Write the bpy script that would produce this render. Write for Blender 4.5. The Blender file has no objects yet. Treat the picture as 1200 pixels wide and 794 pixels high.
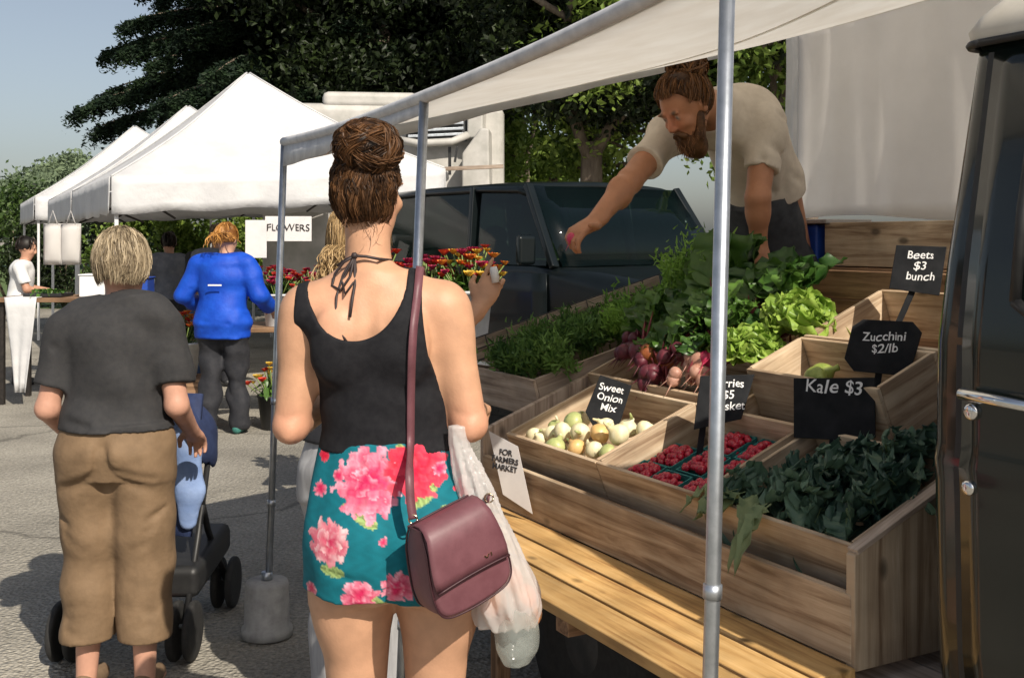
import bpy, bmesh, math, random
import numpy as np
from mathutils import Vector, Matrix
random.seed(7); rng = np.random.default_rng(7)
S = bpy.context.scene
COL = S.collection
F, CX, CY, H = 1290.0, 600.0, 280.0, 1.55      # focal length and horizon in photo pixels, eye height

def W(px, py, d):                                # a point of the place seen at px,py at distance d
    return np.array([(px-CX)*d/F, d, H-(py-CY)*d/F])
C0 = np.array([.738, 2.322, 0.]); U = np.array([.476, -.880, 0.]); N = np.array([.880, .476, 0.]); Z = np.array([0, 0, 1.])
U /= np.linalg.norm(U); N = np.array([-U[1], U[0], 0.])
def T(s, t, z):                                  # stall frame: s along the stall front, t into the truck bed
    return C0 + U*s + N*t + Z*z
def A(*v): return np.array(v, float)
def nrm(v): v = np.asarray(v, float); return v/max(1e-9, np.linalg.norm(v))

# ------------------------------------------------------------------ objects
def thing(name, label, cat, loc=(0, 0, 0), group=None):
    o = bpy.data.objects.new(name, None); COL.objects.link(o)
    o.empty_display_size = .1
    o.location = [float(v) for v in loc]; o['label'] = label; o['category'] = cat
    if group: o['group'] = group
    return o
def tag(o, label, cat, group=None, kind=None):
    o['label'] = label; o['category'] = cat
    if group: o['group'] = group
    if kind: o['kind'] = kind
    return o
def offs(parent):
    v = Vector((0, 0, 0))
    while parent is not None:
        v += parent.location; parent = parent.parent
    return np.array(v)
def mesh_obj(name, V, Fc, mat, parent=None, smooth=False, attrs=None, bevel=0, origin=None):
    """V (n,3) world coordinates, Fc: (m,4)/(m,3) int array or list of polygons"""
    V = np.asarray(V, float)
    if parent is not None: org = offs(parent)
    elif origin is not None: org = np.asarray(origin, float)
    else: org = np.zeros(3)
    me = bpy.data.meshes.new(name)
    if isinstance(Fc, np.ndarray):
        k = Fc.shape[1]; m = len(Fc)
        me.vertices.add(len(V)); me.vertices.foreach_set('co', (V-org).astype(np.float32).ravel())
        me.loops.add(m*k); me.loops.foreach_set('vertex_index', Fc.astype(np.int32).ravel())
        me.polygons.add(m); me.polygons.foreach_set('loop_start', np.arange(0, m*k, k, dtype=np.int32))
        me.update(calc_edges=True); me.validate()
    else:
        me.from_pydata([tuple(v) for v in (V-org)], [], [tuple(int(i) for i in f) for f in Fc]); me.update()
    me.polygons.foreach_set('use_smooth', np.full(len(me.polygons), bool(smooth)))
    for k, a in (attrs or {}).items():
        a = np.asarray(a, np.float32)
        if a.ndim == 1:
            at = me.attributes.new(k, 'FLOAT', 'POINT'); at.data.foreach_set('value', a)
        elif a.shape[1] == 3:
            at = me.attributes.new(k, 'FLOAT_VECTOR', 'POINT'); at.data.foreach_set('vector', a.ravel())
        else:
            at = me.attributes.new(k, 'FLOAT_COLOR', 'POINT'); at.data.foreach_set('color', a.ravel())
    o = bpy.data.objects.new(name, me); COL.objects.link(o)
    if mat: me.materials.append(mat)
    if parent is not None: o.parent = parent
    elif origin is not None: o.location = [float(v) for v in origin]
    if bevel:
        b = o.modifiers.new('b', 'BEVEL'); b.width = bevel; b.segments = 2; b.limit_method = 'ANGLE'; b.angle_limit = .6
        me.polygons.foreach_set('use_smooth', np.full(len(me.polygons), True))
        try: b.harden_normals = True
        except Exception: pass
    return o

class MB:
    """collects boards, tubes and sheets into one mesh with per-board grain coordinates"""
    def __init__(s): s.V = []; s.F = []; s.wc = []; s.tint = []
    def raw(s, V, Fc, wc=None, tint=None):
        n = len(s.V); V = [np.asarray(v, float) for v in V]
        s.V += V; s.F += [[i+n for i in f] for f in Fc]
        off = rng.uniform(-9, 9, 3)
        s.wc += [np.asarray(w, float)+off for w in (wc if wc is not None else V)]
        s.tint += [float(rng.random()) if tint is None else tint]*len(V)
        return s
    def board(s, c, ax, ay, az, dims, tint=None):
        """box centred at c, axes ax (length) ay az, full sizes dims"""
        ax, ay, az = nrm(ax), nrm(ay), nrm(az)
        V, wc = [], []
        for i in (-.5, .5):
            for j in (-.5, .5):
                for k in (-.5, .5):
                    V.append(np.asarray(c)+ax*i*dims[0]+ay*j*dims[1]+az*k*dims[2]); wc.append((i*dims[0], j*dims[1], k*dims[2]))
        Fc = [(0, 1, 3, 2), (4, 6, 7, 5), (0, 4, 5, 1), (2, 3, 7, 6), (0, 2, 6, 4), (1, 5, 7, 3)]
        if np.dot(np.cross(ax, ay), az) < 0: Fc = [f[::-1] for f in Fc]
        return s.raw(V, Fc, wc, tint)
    def bar(s, a, b, w, h, up=(0, 0, 1), tint=None):
        a, b = np.asarray(a, float), np.asarray(b, float); ax = nrm(b-a)
        ay = np.cross(np.asarray(up, float), ax)
        ay = nrm(ay) if np.linalg.norm(ay) > 1e-6 else A(1, 0, 0)
        return s.board((a+b)/2, ax, ay, np.cross(ax, ay), (np.linalg.norm(b-a), w, h), tint)
    def tube(s, pts, r, n=10, cap=True, tint=None):
        pts = [np.asarray(p, float) for p in pts]; rr = r if hasattr(r, '__len__') else [r]*len(pts)
        V, wc, Fc = [], [], []; ref = None; L = 0
        for i, p in enumerate(pts):
            d = nrm(pts[min(i+1, len(pts)-1)]-pts[max(i-1, 0)])
            if ref is None:
                ref = A(0, 0, 1) if abs(d[2]) < .9 else A(1, 0, 0)
            e1 = nrm(np.cross(d, ref)); e2 = np.cross(d, e1); ref = np.cross(e1, d)
            if i: L += np.linalg.norm(p-pts[i-1])
            for k in range(n):
                a = 2*math.pi*k/n
                V.append(p+rr[i]*(math.cos(a)*e1+math.sin(a)*e2)); wc.append((L, rr[i]*math.cos(a), rr[i]*math.sin(a)))
        for i in range(len(pts)-1):
            for k in range(n):
                Fc.append((i*n+k, i*n+(k+1) % n, (i+1)*n+(k+1) % n, (i+1)*n+k))
        if cap:
            Fc.append(tuple(range(n))[::-1]); Fc.append(tuple((len(pts)-1)*n+k for k in range(n)))
        return s.raw(V, Fc, wc, tint)
    def lathe(s, base, prof, n=24, axis=(0, 0, 1), tint=None, cap=True):
        axis = nrm(axis); e1 = nrm(np.cross(axis, A(0, 1, 0) if abs(axis[1]) < .9 else A(1, 0, 0))); e2 = np.cross(axis, e1)
        V = []; Fc = []
        for r, z in prof:
            for k in range(n):
                a = 2*math.pi*k/n; V.append(np.asarray(base)+axis*z+r*(math.cos(a)*e1+math.sin(a)*e2))
        for i in range(len(prof)-1):
            for k in range(n):
                Fc.append((i*n+k, i*n+(k+1) % n, (i+1)*n+(k+1) % n, (i+1)*n+k))
        if cap:
            Fc.append(tuple(range(n))[::-1]); Fc.append(tuple((len(prof)-1)*n+k for k in range(n)))
        return s.raw(V, Fc, None, tint)
    def grid(s, G, tint=None, wc=None):
        """G: rows of points"""
        r, c = len(G), len(G[0]); V = [p for row in G for p in row]
        Fc = [(i*c+j, i*c+j+1, (i+1)*c+j+1, (i+1)*c+j) for i in range(r-1) for j in range(c-1)]
        return s.raw(V, Fc, wc, tint)
    def prism(s, outline, d, tint=None):
        """outline: list of 3-D points (planar), d: extrusion vector"""
        n = len(outline); V = [np.asarray(p, float) for p in outline]+[np.asarray(p, float)+d for p in outline]
        Fc = [tuple(range(n))[::-1], tuple(range(n, 2*n))]+[(i, (i+1) % n, n+(i+1) % n, n+i) for i in range(n)]
        return s.raw(V, Fc, None, tint)
    def obj(s, name, mat, parent=None, smooth=False, bevel=0, origin=None, solid=0, sub=0):
        o = mesh_obj(name, np.array(s.V), s.F, mat, parent, smooth, {'wc': np.array(s.wc), 'tint': np.array(s.tint)}, bevel, origin)
        if solid:
            m = o.modifiers.new('s', 'SOLIDIFY'); m.thickness = solid; m.offset = 0
        if sub:
            m = o.modifiers.new('u', 'SUBSURF'); m.levels = sub; m.render_levels = sub
        bm = bmesh.new(); bm.from_mesh(o.data); bmesh.ops.recalc_face_normals(bm, faces=bm.faces); bm.to_mesh(o.data); bm.free()
        return o

# ------------------------------------------------------------------ materials
def newmat(name):
    m = bpy.data.materials.new(name); m.use_nodes = True
    nt = m.node_tree; nt.nodes.clear()
    out = nt.nodes.new('ShaderNodeOutputMaterial'); return m, nt, out
def nd(nt, t, **kw):
    n = nt.nodes.new(t)
    for k, v in kw.items():
        if k in n.inputs: n.inputs[k].default_value = v
        else: setattr(n, k, v)
    return n
def c4(c): return (c[0], c[1], c[2], 1.0)
def pmat(name, c1, c2=None, rough=.6, scale=20, detail=6, stretch=None, bump=0, bscale=None, coord='Object', metal=0, spec=.5,
         coat=0, tint=0, sss=0, pos=(.35, .65), c3=None, bdist=.003, trans=0, sheen=0):
    m, nt, out = newmat(name)
    b = nd(nt, 'ShaderNodeBsdfPrincipled', Roughness=rough, Metallic=metal)
    b.inputs['Specular IOR Level'].default_value = spec
    b.inputs['Coat Weight'].default_value = coat; b.inputs['Coat Roughness'].default_value = .06
    if sheen: b.inputs['Sheen Weight'].default_value = sheen
    if sss:
        b.inputs['Subsurface Weight'].default_value = sss; b.inputs['Subsurface Radius'].default_value = (.012, .005, .003); b.inputs['Subsurface Scale'].default_value = .6
    if coord == 'wc':
        tc = nd(nt, 'ShaderNodeAttribute', attribute_name='wc'); co = tc.outputs['Vector']
    else:
        tc = nd(nt, 'ShaderNodeTexCoord'); co = tc.outputs[coord]
    mp = nd(nt, 'ShaderNodeMapping'); nt.links.new(co, mp.inputs['Vector'])
    if stretch: mp.inputs['Scale'].default_value = stretch
    nz = nd(nt, 'ShaderNodeTexNoise', Scale=scale, Detail=detail, Roughness=.6); nt.links.new(mp.outputs[0], nz.inputs['Vector'])
    rp = nd(nt, 'ShaderNodeValToRGB'); nt.links.new(nz.outputs['Fac'], rp.inputs['Fac'])
    rp.color_ramp.elements[0].position = pos[0]; rp.color_ramp.elements[0].color = c4(c1)
    rp.color_ramp.elements[1].position = pos[1]; rp.color_ramp.elements[1].color = c4(c2 or c1)
    if c3:
        e = rp.color_ramp.elements.new(min(.98, pos[1]+.12)); e.color = c4(c3)
    col = rp.outputs['Color']
    if tint:
        at = nd(nt, 'ShaderNodeAttribute', attribute_name='tint')
        mr = nd(nt, 'ShaderNodeMapRange'); mr.inputs['To Min'].default_value = 1-tint; mr.inputs['To Max'].default_value = 1+tint
        nt.links.new(at.outputs['Fac'], mr.inputs['Value'])
        hs = nd(nt, 'ShaderNodeHueSaturation'); nt.links.new(mr.outputs[0], hs.inputs['Value']); nt.links.new(col, hs.inputs['Color']); col = hs.outputs['Color']
    nt.links.new(col, b.inputs['Base Color'])
    if bump:
        n2 = nd(nt, 'ShaderNodeTexNoise', Scale=bscale or scale*3, Detail=4); nt.links.new(mp.outputs[0], n2.inputs['Vector'])
        bp = nd(nt, 'ShaderNodeBump', Strength=bump, Distance=bdist); nt.links.new(n2.outputs['Fac'], bp.inputs['Height']); nt.links.new(bp.outputs[0], b.inputs['Normal'])
    sh = b.outputs[0]
    if trans:
        tr = nd(nt, 'ShaderNodeBsdfTranslucent'); nt.links.new(col, tr.inputs['Color'])
        mx = nd(nt, 'ShaderNodeMixShader', Fac=trans); nt.links.new(sh, mx.inputs[1]); nt.links.new(tr.outputs[0], mx.inputs[2]); sh = mx.outputs[0]
    nt.links.new(sh, out.inputs['Surface'])
    return m
def leafmat(name, ca, cb, rough=.5, trans=.3, spec=.4, vary=60):
    """leaf colour runs from ca to cb with the per-leaf 'tint' attribute"""
    m, nt, out = newmat(name)
    at = nd(nt, 'ShaderNodeAttribute', attribute_name='tint')
    rp = nd(nt, 'ShaderNodeValToRGB'); rp.color_ramp.elements[0].color = c4(ca); rp.color_ramp.elements[1].color = c4(cb)
    tc = nd(nt, 'ShaderNodeTexCoord'); nz = nd(nt, 'ShaderNodeTexNoise', Scale=vary, Detail=3); nt.links.new(tc.outputs['Object'], nz.inputs['Vector'])
    ma = nd(nt, 'ShaderNodeMath', operation='MULTIPLY_ADD'); ma.inputs[1].default_value = .5; nt.links.new(nz.outputs['Fac'], ma.inputs[0])
    sb = nd(nt, 'ShaderNodeMath', operation='SUBTRACT'); sb.inputs[1].default_value = .25; nt.links.new(at.outputs['Fac'], sb.inputs[0]); nt.links.new(sb.outputs[0], ma.inputs[2])
    nt.links.new(ma.outputs[0], rp.inputs['Fac'])
    b = nd(nt, 'ShaderNodeBsdfPrincipled', Roughness=rough); b.inputs['Specular IOR Level'].default_value = spec
    nt.links.new(rp.outputs['Color'], b.inputs['Base Color'])
    tr = nd(nt, 'ShaderNodeBsdfTranslucent'); nt.links.new(rp.outputs['Color'], tr.inputs['Color'])
    mx = nd(nt, 'ShaderNodeMixShader', Fac=trans); nt.links.new(b.outputs[0], mx.inputs[1]); nt.links.new(tr.outputs[0], mx.inputs[2])
    nt.links.new(mx.outputs[0], out.inputs['Surface']); return m
def colmat(name, rough=.6, sss=0, bump=0, bscale=300, spec=.5, sheen=0, mott=0):
    """colour from the painted 'col' attribute (prints, skin tones)"""
    m, nt, out = newmat(name)
    at = nd(nt, 'ShaderNodeAttribute', attribute_name='col')
    b = nd(nt, 'ShaderNodeBsdfPrincipled', Roughness=rough); b.inputs['Specular IOR Level'].default_value = spec
    if sheen: b.inputs['Sheen Weight'].default_value = sheen
    if sss:
        b.inputs['Subsurface Weight'].default_value = sss; b.inputs['Subsurface Radius'].default_value = (.012, .005, .003); b.inputs['Subsurface Scale'].default_value = .5
    col = at.outputs['Color']
    tc = nd(nt, 'ShaderNodeTexCoord')
    if mott:
        nz = nd(nt, 'ShaderNodeTexNoise', Scale=28, Detail=5); nt.links.new(tc.outputs['Object'], nz.inputs['Vector'])
        mr = nd(nt, 'ShaderNodeMapRange'); mr.inputs['From Min'].default_value = .3; mr.inputs['From Max'].default_value = .7
        mr.inputs['To Min'].default_value = 1-mott; mr.inputs['To Max'].default_value = 1+mott; nt.links.new(nz.outputs['Fac'], mr.inputs['Value'])
        hs = nd(nt, 'ShaderNodeHueSaturation'); nt.links.new(mr.outputs[0], hs.inputs['Value']); nt.links.new(col, hs.inputs['Color']); col = hs.outputs['Color']
    nt.links.new(col, b.inputs['Base Color'])
    if bump:
        n2 = nd(nt, 'ShaderNodeTexNoise', Scale=bscale, Detail=3); nt.links.new(tc.outputs['Object'], n2.inputs['Vector'])
        bp = nd(nt, 'ShaderNodeBump', Strength=bump, Distance=.002); nt.links.new(n2.outputs['Fac'], bp.inputs['Height']); nt.links.new(bp.outputs[0], b.inputs['Normal'])
    nt.links.new(b.outputs[0], out.inputs['Surface']); return m
def glassmat(name, col, mixf=.55, rough=.03):
    m, nt, out = newmat(name)
    b = nd(nt, 'ShaderNodeBsdfPrincipled', Roughness=rough); b.inputs['Base Color'].default_value = c4(col); b.inputs['Specular IOR Level'].default_value = .55
    t = nd(nt, 'ShaderNodeBsdfTransparent'); t.inputs['Color'].default_value = (.45, .56, .52, 1)
    mx = nd(nt, 'ShaderNodeMixShader', Fac=mixf); nt.links.new(t.outputs[0], mx.inputs[1]); nt.links.new(b.outputs[0], mx.inputs[2])
    nt.links.new(mx.outputs[0], out.inputs['Surface']); return m
def filmmat(name, col, alpha=.6, rough=.25, transl=.4):
    m, nt, out = newmat(name)
    b = nd(nt, 'ShaderNodeBsdfPrincipled', Roughness=rough); b.inputs['Base Color'].default_value = c4(col)
    tl = nd(nt, 'ShaderNodeBsdfTranslucent'); tl.inputs['Color'].default_value = c4(col)
    m1 = nd(nt, 'ShaderNodeMixShader', Fac=transl); nt.links.new(b.outputs[0], m1.inputs[1]); nt.links.new(tl.outputs[0], m1.inputs[2])
    t = nd(nt, 'ShaderNodeBsdfTransparent')
    tc = nd(nt, 'ShaderNodeTexCoord'); nz = nd(nt, 'ShaderNodeTexNoise', Scale=30, Detail=3, Distortion=1.); nt.links.new(tc.outputs['Object'], nz.inputs['Vector'])
    bp = nd(nt, 'ShaderNodeBump', Strength=.6, Distance=.006); nt.links.new(nz.outputs['Fac'], bp.inputs['Height'])
    nt.links.new(bp.outputs[0], b.inputs['Normal'])
    mx = nd(nt, 'ShaderNodeMixShader', Fac=alpha); nt.links.new(t.outputs[0], mx.inputs[1]); nt.links.new(m1.outputs[0], mx.inputs[2])
    nt.links.new(mx.outputs[0], out.inputs['Surface']); return m
def woodmat(name, ca, cb, cc, rough=.65, grain=1.0):
    """sawn softwood: long grain along the board's own first axis, knots, scuffs, per-board tone"""
    m, nt, out = newmat(name)
    at = nd(nt, 'ShaderNodeAttribute', attribute_name='wc')
    mp = nd(nt, 'ShaderNodeMapping'); mp.inputs['Scale'].default_value = (2.2, 34, 34); nt.links.new(at.outputs['Vector'], mp.inputs['Vector'])
    n1 = nd(nt, 'ShaderNodeTexNoise', Scale=1.0, Detail=7, Roughness=.62, Distortion=.7); nt.links.new(mp.outputs[0], n1.inputs['Vector'])
    rp = nd(nt, 'ShaderNodeValToRGB'); e = rp.color_ramp.elements
    e[0].position = .35; e[0].color = c4(ca); e[1].position = .66; e[1].color = c4(cc); k = e.new(.5); k.color = c4(cb)
    nt.links.new(n1.outputs['Fac'], rp.inputs['Fac'])
    n2 = nd(nt, 'ShaderNodeTexNoise', Scale=5.5, Detail=4); nt.links.new(at.outputs['Vector'], n2.inputs['Vector'])   # weathering blotches
    r2 = nd(nt, 'ShaderNodeMapRange'); r2.inputs['From Min'].default_value = .3; r2.inputs['From Max'].default_value = .7; r2.inputs['To Min'].default_value = .7; r2.inputs['To Max'].default_value = 1.15
    nt.links.new(n2.outputs['Fac'], r2.inputs['Value'])
    vo = nd(nt, 'ShaderNodeTexVoronoi', Scale=1.0); mp2 = nd(nt, 'ShaderNodeMapping'); mp2.inputs['Scale'].default_value = (5, 9, 9)
    nt.links.new(at.outputs['Vector'], mp2.inputs['Vector']); nt.links.new(mp2.outputs[0], vo.inputs['Vector'])
    kr = nd(nt, 'ShaderNodeMapRange'); kr.inputs['From Min'].default_value = .07; kr.inputs['From Max'].default_value = .16; kr.inputs['To Min'].default_value = .35; kr.inputs['To Max'].default_value = 1
    nt.links.new(vo.outputs['Distance'], kr.inputs['Value'])
    ti = nd(nt, 'ShaderNodeAttribute', attribute_name='tint'); tr = nd(nt, 'ShaderNodeMapRange'); tr.inputs['To Min'].default_value = .78; tr.inputs['To Max'].default_value = 1.15
    nt.links.new(ti.outputs['Fac'], tr.inputs['Value'])
    a = nd(nt, 'ShaderNodeMath', operation='MULTIPLY'); nt.links.new(r2.outputs[0], a.inputs[0]); nt.links.new(kr.outputs[0], a.inputs[1])
    a2 = nd(nt, 'ShaderNodeMath', operation='MULTIPLY'); nt.links.new(a.outputs[0], a2.inputs[0]); nt.links.new(tr.outputs[0], a2.inputs[1])
    hs = nd(nt, 'ShaderNodeHueSaturation'); nt.links.new(rp.outputs['Color'], hs.inputs['Color']); nt.links.new(a2.outputs[0], hs.inputs['Value'])
    b = nd(nt, 'ShaderNodeBsdfPrincipled', Roughness=rough); b.inputs['Specular IOR Level'].default_value = .3
    nt.links.new(hs.outputs['Color'], b.inputs['Base Color'])
    bp = nd(nt, 'ShaderNodeBump', Strength=.35*grain, Distance=.003); nt.links.new(n1.outputs['Fac'], bp.inputs['Height']); nt.links.new(bp.outputs[0], b.inputs['Normal'])
    nt.links.new(b.outputs[0], out.inputs['Surface']); return m

# ------------------------------------------------------------------ implicit surfaces (bodies, clothes, fruit)
class SDF:
    def __init__(s, lo, hi, h):
        s.lo = np.asarray(lo, float); s.h = h
        s.n = np.ceil((np.asarray(hi)-s.lo)/h).astype(int)+1
        s.ax = [s.lo[i]+h*np.arange(s.n[i]) for i in range(3)]
        s.d = np.full(s.n, .5, np.float32)
    def win(s, lo, hi):
        a = np.clip(np.floor((np.asarray(lo)-s.lo)/s.h).astype(int), 0, s.n-1); b = np.clip(np.ceil((np.asarray(hi)-s.lo)/s.h).astype(int)+1, 1, s.n)
        return tuple(slice(int(x), int(max(x+1, y))) for x, y in zip(a, b))
    def pts(s, w):
        return (s.ax[0][w[0]][:, None, None], s.ax[1][w[1]][None, :, None], s.ax[2][w[2]][None, None, :])
    def merge(s, w, f, k, op):
        d = s.d[w]
        if op == 'u':
            if k > 0:
                hh = np.clip(.5+.5*(d-f)/k, 0, 1); r = d+(f-d)*hh-k*hh*(1-hh)
            else: r = np.minimum(d, f)
        elif op == 's':
            if k > 0:
                hh = np.clip(.5-.5*(d+f)/k, 0, 1); r = d+(-f-d)*hh+k*hh*(1-hh)
            else: r = np.maximum(d, -f)
        s.d[w] = r.astype(np.float32)
    def cap(s, a, b, ra, rb=None, k=.02, flat=None, op='u'):
        a, b = np.asarray(a, float), np.asarray(b, float); rb = ra if rb is None else rb
        m = max(ra, rb)+k+.03; w = s.win(np.minimum(a, b)-m, np.maximum(a, b)+m); x, y, z = s.pts(w)
        ba = b-a; L2 = max(1e-9, ba@ba)
        px, py, pz = x-a[0], y-a[1], z-a[2]
        t = np.clip((px*ba[0]+py*ba[1]+pz*ba[2])/L2, 0, 1)
        qx, qy, qz = px-t*ba[0], py-t*ba[1], pz-t*ba[2]
        q2 = qx*qx+qy*qy+qz*qz
        if flat is not None:
            n, f = nrm(flat[0]), flat[1]; c = qx*n[0]+qy*n[1]+qz*n[2]; q2 = q2+(1/f**2-1)*c*c
        s.merge(w, np.sqrt(q2)-(ra+(rb-ra)*t), k, op); return s
    def chain(s, pts, rs, k=.02, flat=None):
        for i in range(len(pts)-1): s.cap(pts[i], pts[i+1], rs[i], rs[i+1], k, flat)
        return s
    def ell(s, c, r, k=.02, R=None, op='u'):
        c = np.asarray(c, float); r = np.asarray(r, float); m = r.max()+k+.03; w = s.win(c-m, c+m); x, y, z = s.pts(w)
        p = [x-c[0], y-c[1], z-c[2]]
        if R is not None: R = np.asarray(R); p = [p[0]*R[i][0]+p[1]*R[i][1]+p[2]*R[i][2] for i in range(3)]   # rows of R: local axes
        q = np.sqrt((p[0]/r[0])**2+(p[1]/r[1])**2+(p[2]/r[2])**2); q2 = np.sqrt((p[0]/r[0]**2)**2+(p[1]/r[1]**2)**2+(p[2]/r[2]**2)**2)
        s.merge(w, q*(q-1)/np.maximum(q2, 1e-6), k, op); return s
    def loft(s, rows, k=.02, e=2.0, op='u'):
        rows = np.array(rows, float); zs = rows[:, 0]; m = rows[:, 3:5].max()+k+.03
        lo = A(rows[:, 1].min()-m, rows[:, 2].min()-m, zs[0]-k-.03); hi = A(rows[:, 1].max()+m, rows[:, 2].max()+m, zs[-1]+k+.03)
        w = s.win(lo, hi); x, y, z = s.pts(w); zz = np.clip(z, zs[0], zs[-1])
        def sm(c):
            v = np.interp(zz.ravel(), zs, rows[:, c]); 
            kk = max(1, int(.02/s.h)); ker = np.ones(2*kk+1)/(2*kk+1)
            v = np.convolve(np.pad(v, kk, mode='edge'), ker, 'valid'); return v.reshape(zz.shape)
        cx, cy, a, b = sm(1), sm(2), sm(3), sm(4)
        q = (np.abs((x-cx)/a)**e+np.abs((y-cy)/b)**e)**(1/e)
        f = (q-1)*np.minimum(a, b)*(.5+.5/np.maximum(1, np.maximum(a, b)/np.minimum(a, b)))
        f = np.maximum(f, np.maximum(zs[0]-z, z-zs[-1])) if True else f
        s.merge(w, f, k, op); return s
    def cut(s, p, n):
        p = np.asarray(p, float); n = nrm(n); w = (slice(None),)*3; x, y, z = s.pts(w)
        s.d = np.maximum(s.d, (x-p[0])*n[0]+(y-p[1])*n[1]+(z-p[2])*n[2]).astype(np.float32); return s
    def grow(s, v): s.d -= np.float32(v); return s
    def wr(s, amp, freq, seed=0, n=6, stretch=(1, 1, 1), dirs=None):
        g = np.random.default_rng(seed); x, y, z = s.pts((slice(None),)*3); acc = np.zeros(s.n, np.float32)
        for i in range(n):
            kx = nrm(g.normal(size=3) if dirs is None else np.asarray(dirs[i % len(dirs)])+g.normal(size=3)*.35)*freq*g.uniform(.6, 1.6)*np.asarray(stretch)
            ph = g.uniform(0, 6.28)+1.3*np.sin(x*g.uniform(2, 9)+z*g.uniform(2, 9)+y*g.uniform(2, 9))
            acc += np.sin(x*kx[0]+y*kx[1]+z*kx[2]+ph).astype(np.float32)
        s.d += acc*np.float32(amp/math.sqrt(n)); return s
    def crease(s, pts, depth, wd):
        pts = [np.asarray(p, float) for p in pts]
        for a, b in zip(pts[:-1], pts[1:]):
            m = wd*3; w = s.win(np.minimum(a, b)-m, np.maximum(a, b)+m); x, y, z = s.pts(w); ba = b-a; L2 = max(1e-9, ba@ba)
            t = np.clip(((x-a[0])*ba[0]+(y-a[1])*ba[1]+(z-a[2])*ba[2])/L2, 0, 1); q2 = (x-a[0]-t*ba[0])**2+(y-a[1]-t*ba[1])**2+(z-a[2]-t*ba[2])**2
            s.d[w] = (s.d[w]+depth*np.exp(-q2/wd**2)).astype(np.float32)
        return s
    def resample(s, o):
        """values of another grid at this grid's points"""
        d = o.d
        for i in range(3):
            f = np.clip((s.ax[i]-o.lo[i])/o.h, 0, o.n[i]-1.001); k = f.astype(int); w = (f-k).astype(np.float32); sh = [1, 1, 1]; sh[i] = -1; w = w.reshape(sh)
            d = np.take(d, k, i)*(1-w)+np.take(d, k+1, i)*w
        return d
    def cover(s, o, g, zone):
        """cloth never sinks below the body inside its zone"""
        x, y, z = s.pts((slice(None),)*3); s.d = np.minimum(s.d, np.maximum(s.resample(o)-g, np.broadcast_to(zone(x, y, z), s.d.shape))).astype(np.float32); return s
    def copy(s):
        q = SDF.__new__(SDF); q.lo, q.h, q.n, q.ax, q.d = s.lo, s.h, s.n, s.ax, s.d.copy(); return q
    def mesh(s):
        d = s.d.copy(); d[0], d[-1] = .1, .1; d[:, 0], d[:, -1] = .1, .1; d[:, :, 0], d[:, :, -1] = .1, .1
        sg = d < 0; cnt = np.zeros(tuple(np.array(d.shape)-1), np.int8)
        n = d.shape
        for i in (0, 1):
            for j in (0, 1):
                for k in (0, 1): cnt += sg[i:n[0]-1+i, j:n[1]-1+j, k:n[2]-1+k]
        act = (cnt > 0) & (cnt < 8); idx = np.argwhere(act); vid = np.full(act.shape, -1, np.int32); vid[act] = np.arange(len(idx))
        pos = np.zeros((len(idx), 3)); c = np.zeros(len(idx))
        cor = [(i, j, k) for i in (0, 1) for j in (0, 1) for k in (0, 1)]
        for a in cor:
            for ax in range(3):
                if a[ax] == 0:
                    b = list(a); b[ax] = 1
                    ia = idx+np.array(a); ib = idx+np.array(b); da = d[ia[:, 0], ia[:, 1], ia[:, 2]]; db = d[ib[:, 0], ib[:, 1], ib[:, 2]]
                    m = (da < 0) != (db < 0); t = np.where(m, da/np.where(m, da-db, 1), 0)
                    pp = np.array(a)+t[:, None]*(np.array(b)-np.array(a)); pos += pp*m[:, None]; c += m
        V = s.lo+(idx+pos/np.maximum(c, 1)[:, None])*s.h
        Fs = []
        for ax in range(3):
            o1, o2 = (ax+1) % 3, (ax+2) % 3
            sl0 = [slice(None)]*3; sl1 = [slice(None)]*3; sl0[ax] = slice(0, n[ax]-1); sl1[ax] = slice(1, n[ax])
            a0, a1 = sg[tuple(sl0)], sg[tuple(sl1)]; df = np.argwhere(a0 != a1)
            df = df[(df[:, o1] > 0) & (df[:, o2] > 0) & (df[:, o1] < n[o1]-1) & (df[:, o2] < n[o2]-1)]
            if not len(df): continue
            e1 = np.eye(3, dtype=int)[o1]; e2 = np.eye(3, dtype=int)[o2]
            q = [df-e1-e2, df-e2, df, df-e1]; q = np.stack([vid[r[:, 0], r[:, 1], r[:, 2]] for r in q], 1)
            flip = ~a0[df[:, 0], df[:, 1], df[:, 2]]; q[flip] = q[flip][:, ::-1]; Fs.append(q)
        return V, np.concatenate(Fs)
def sdf_obj(name, sd, mat, parent=None, xf=None, paint=None, origin=None):
    V, Fc = sd.mesh()
    at = {}
    if paint is not None: at['col'] = np.concatenate([paint(V), np.ones((len(V), 1))], 1)
    if xf is not None: V = xf(V)
    return mesh_obj(name, V, Fc, mat, parent, True, at, 0, origin)
def rotz(a, loc):
    c, s_ = math.cos(a), math.sin(a); M = np.array([[c, -s_, 0], [s_, c, 0], [0, 0, 1]]); loc = np.asarray(loc, float)
    return lambda V: V@M.T+loc

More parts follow.
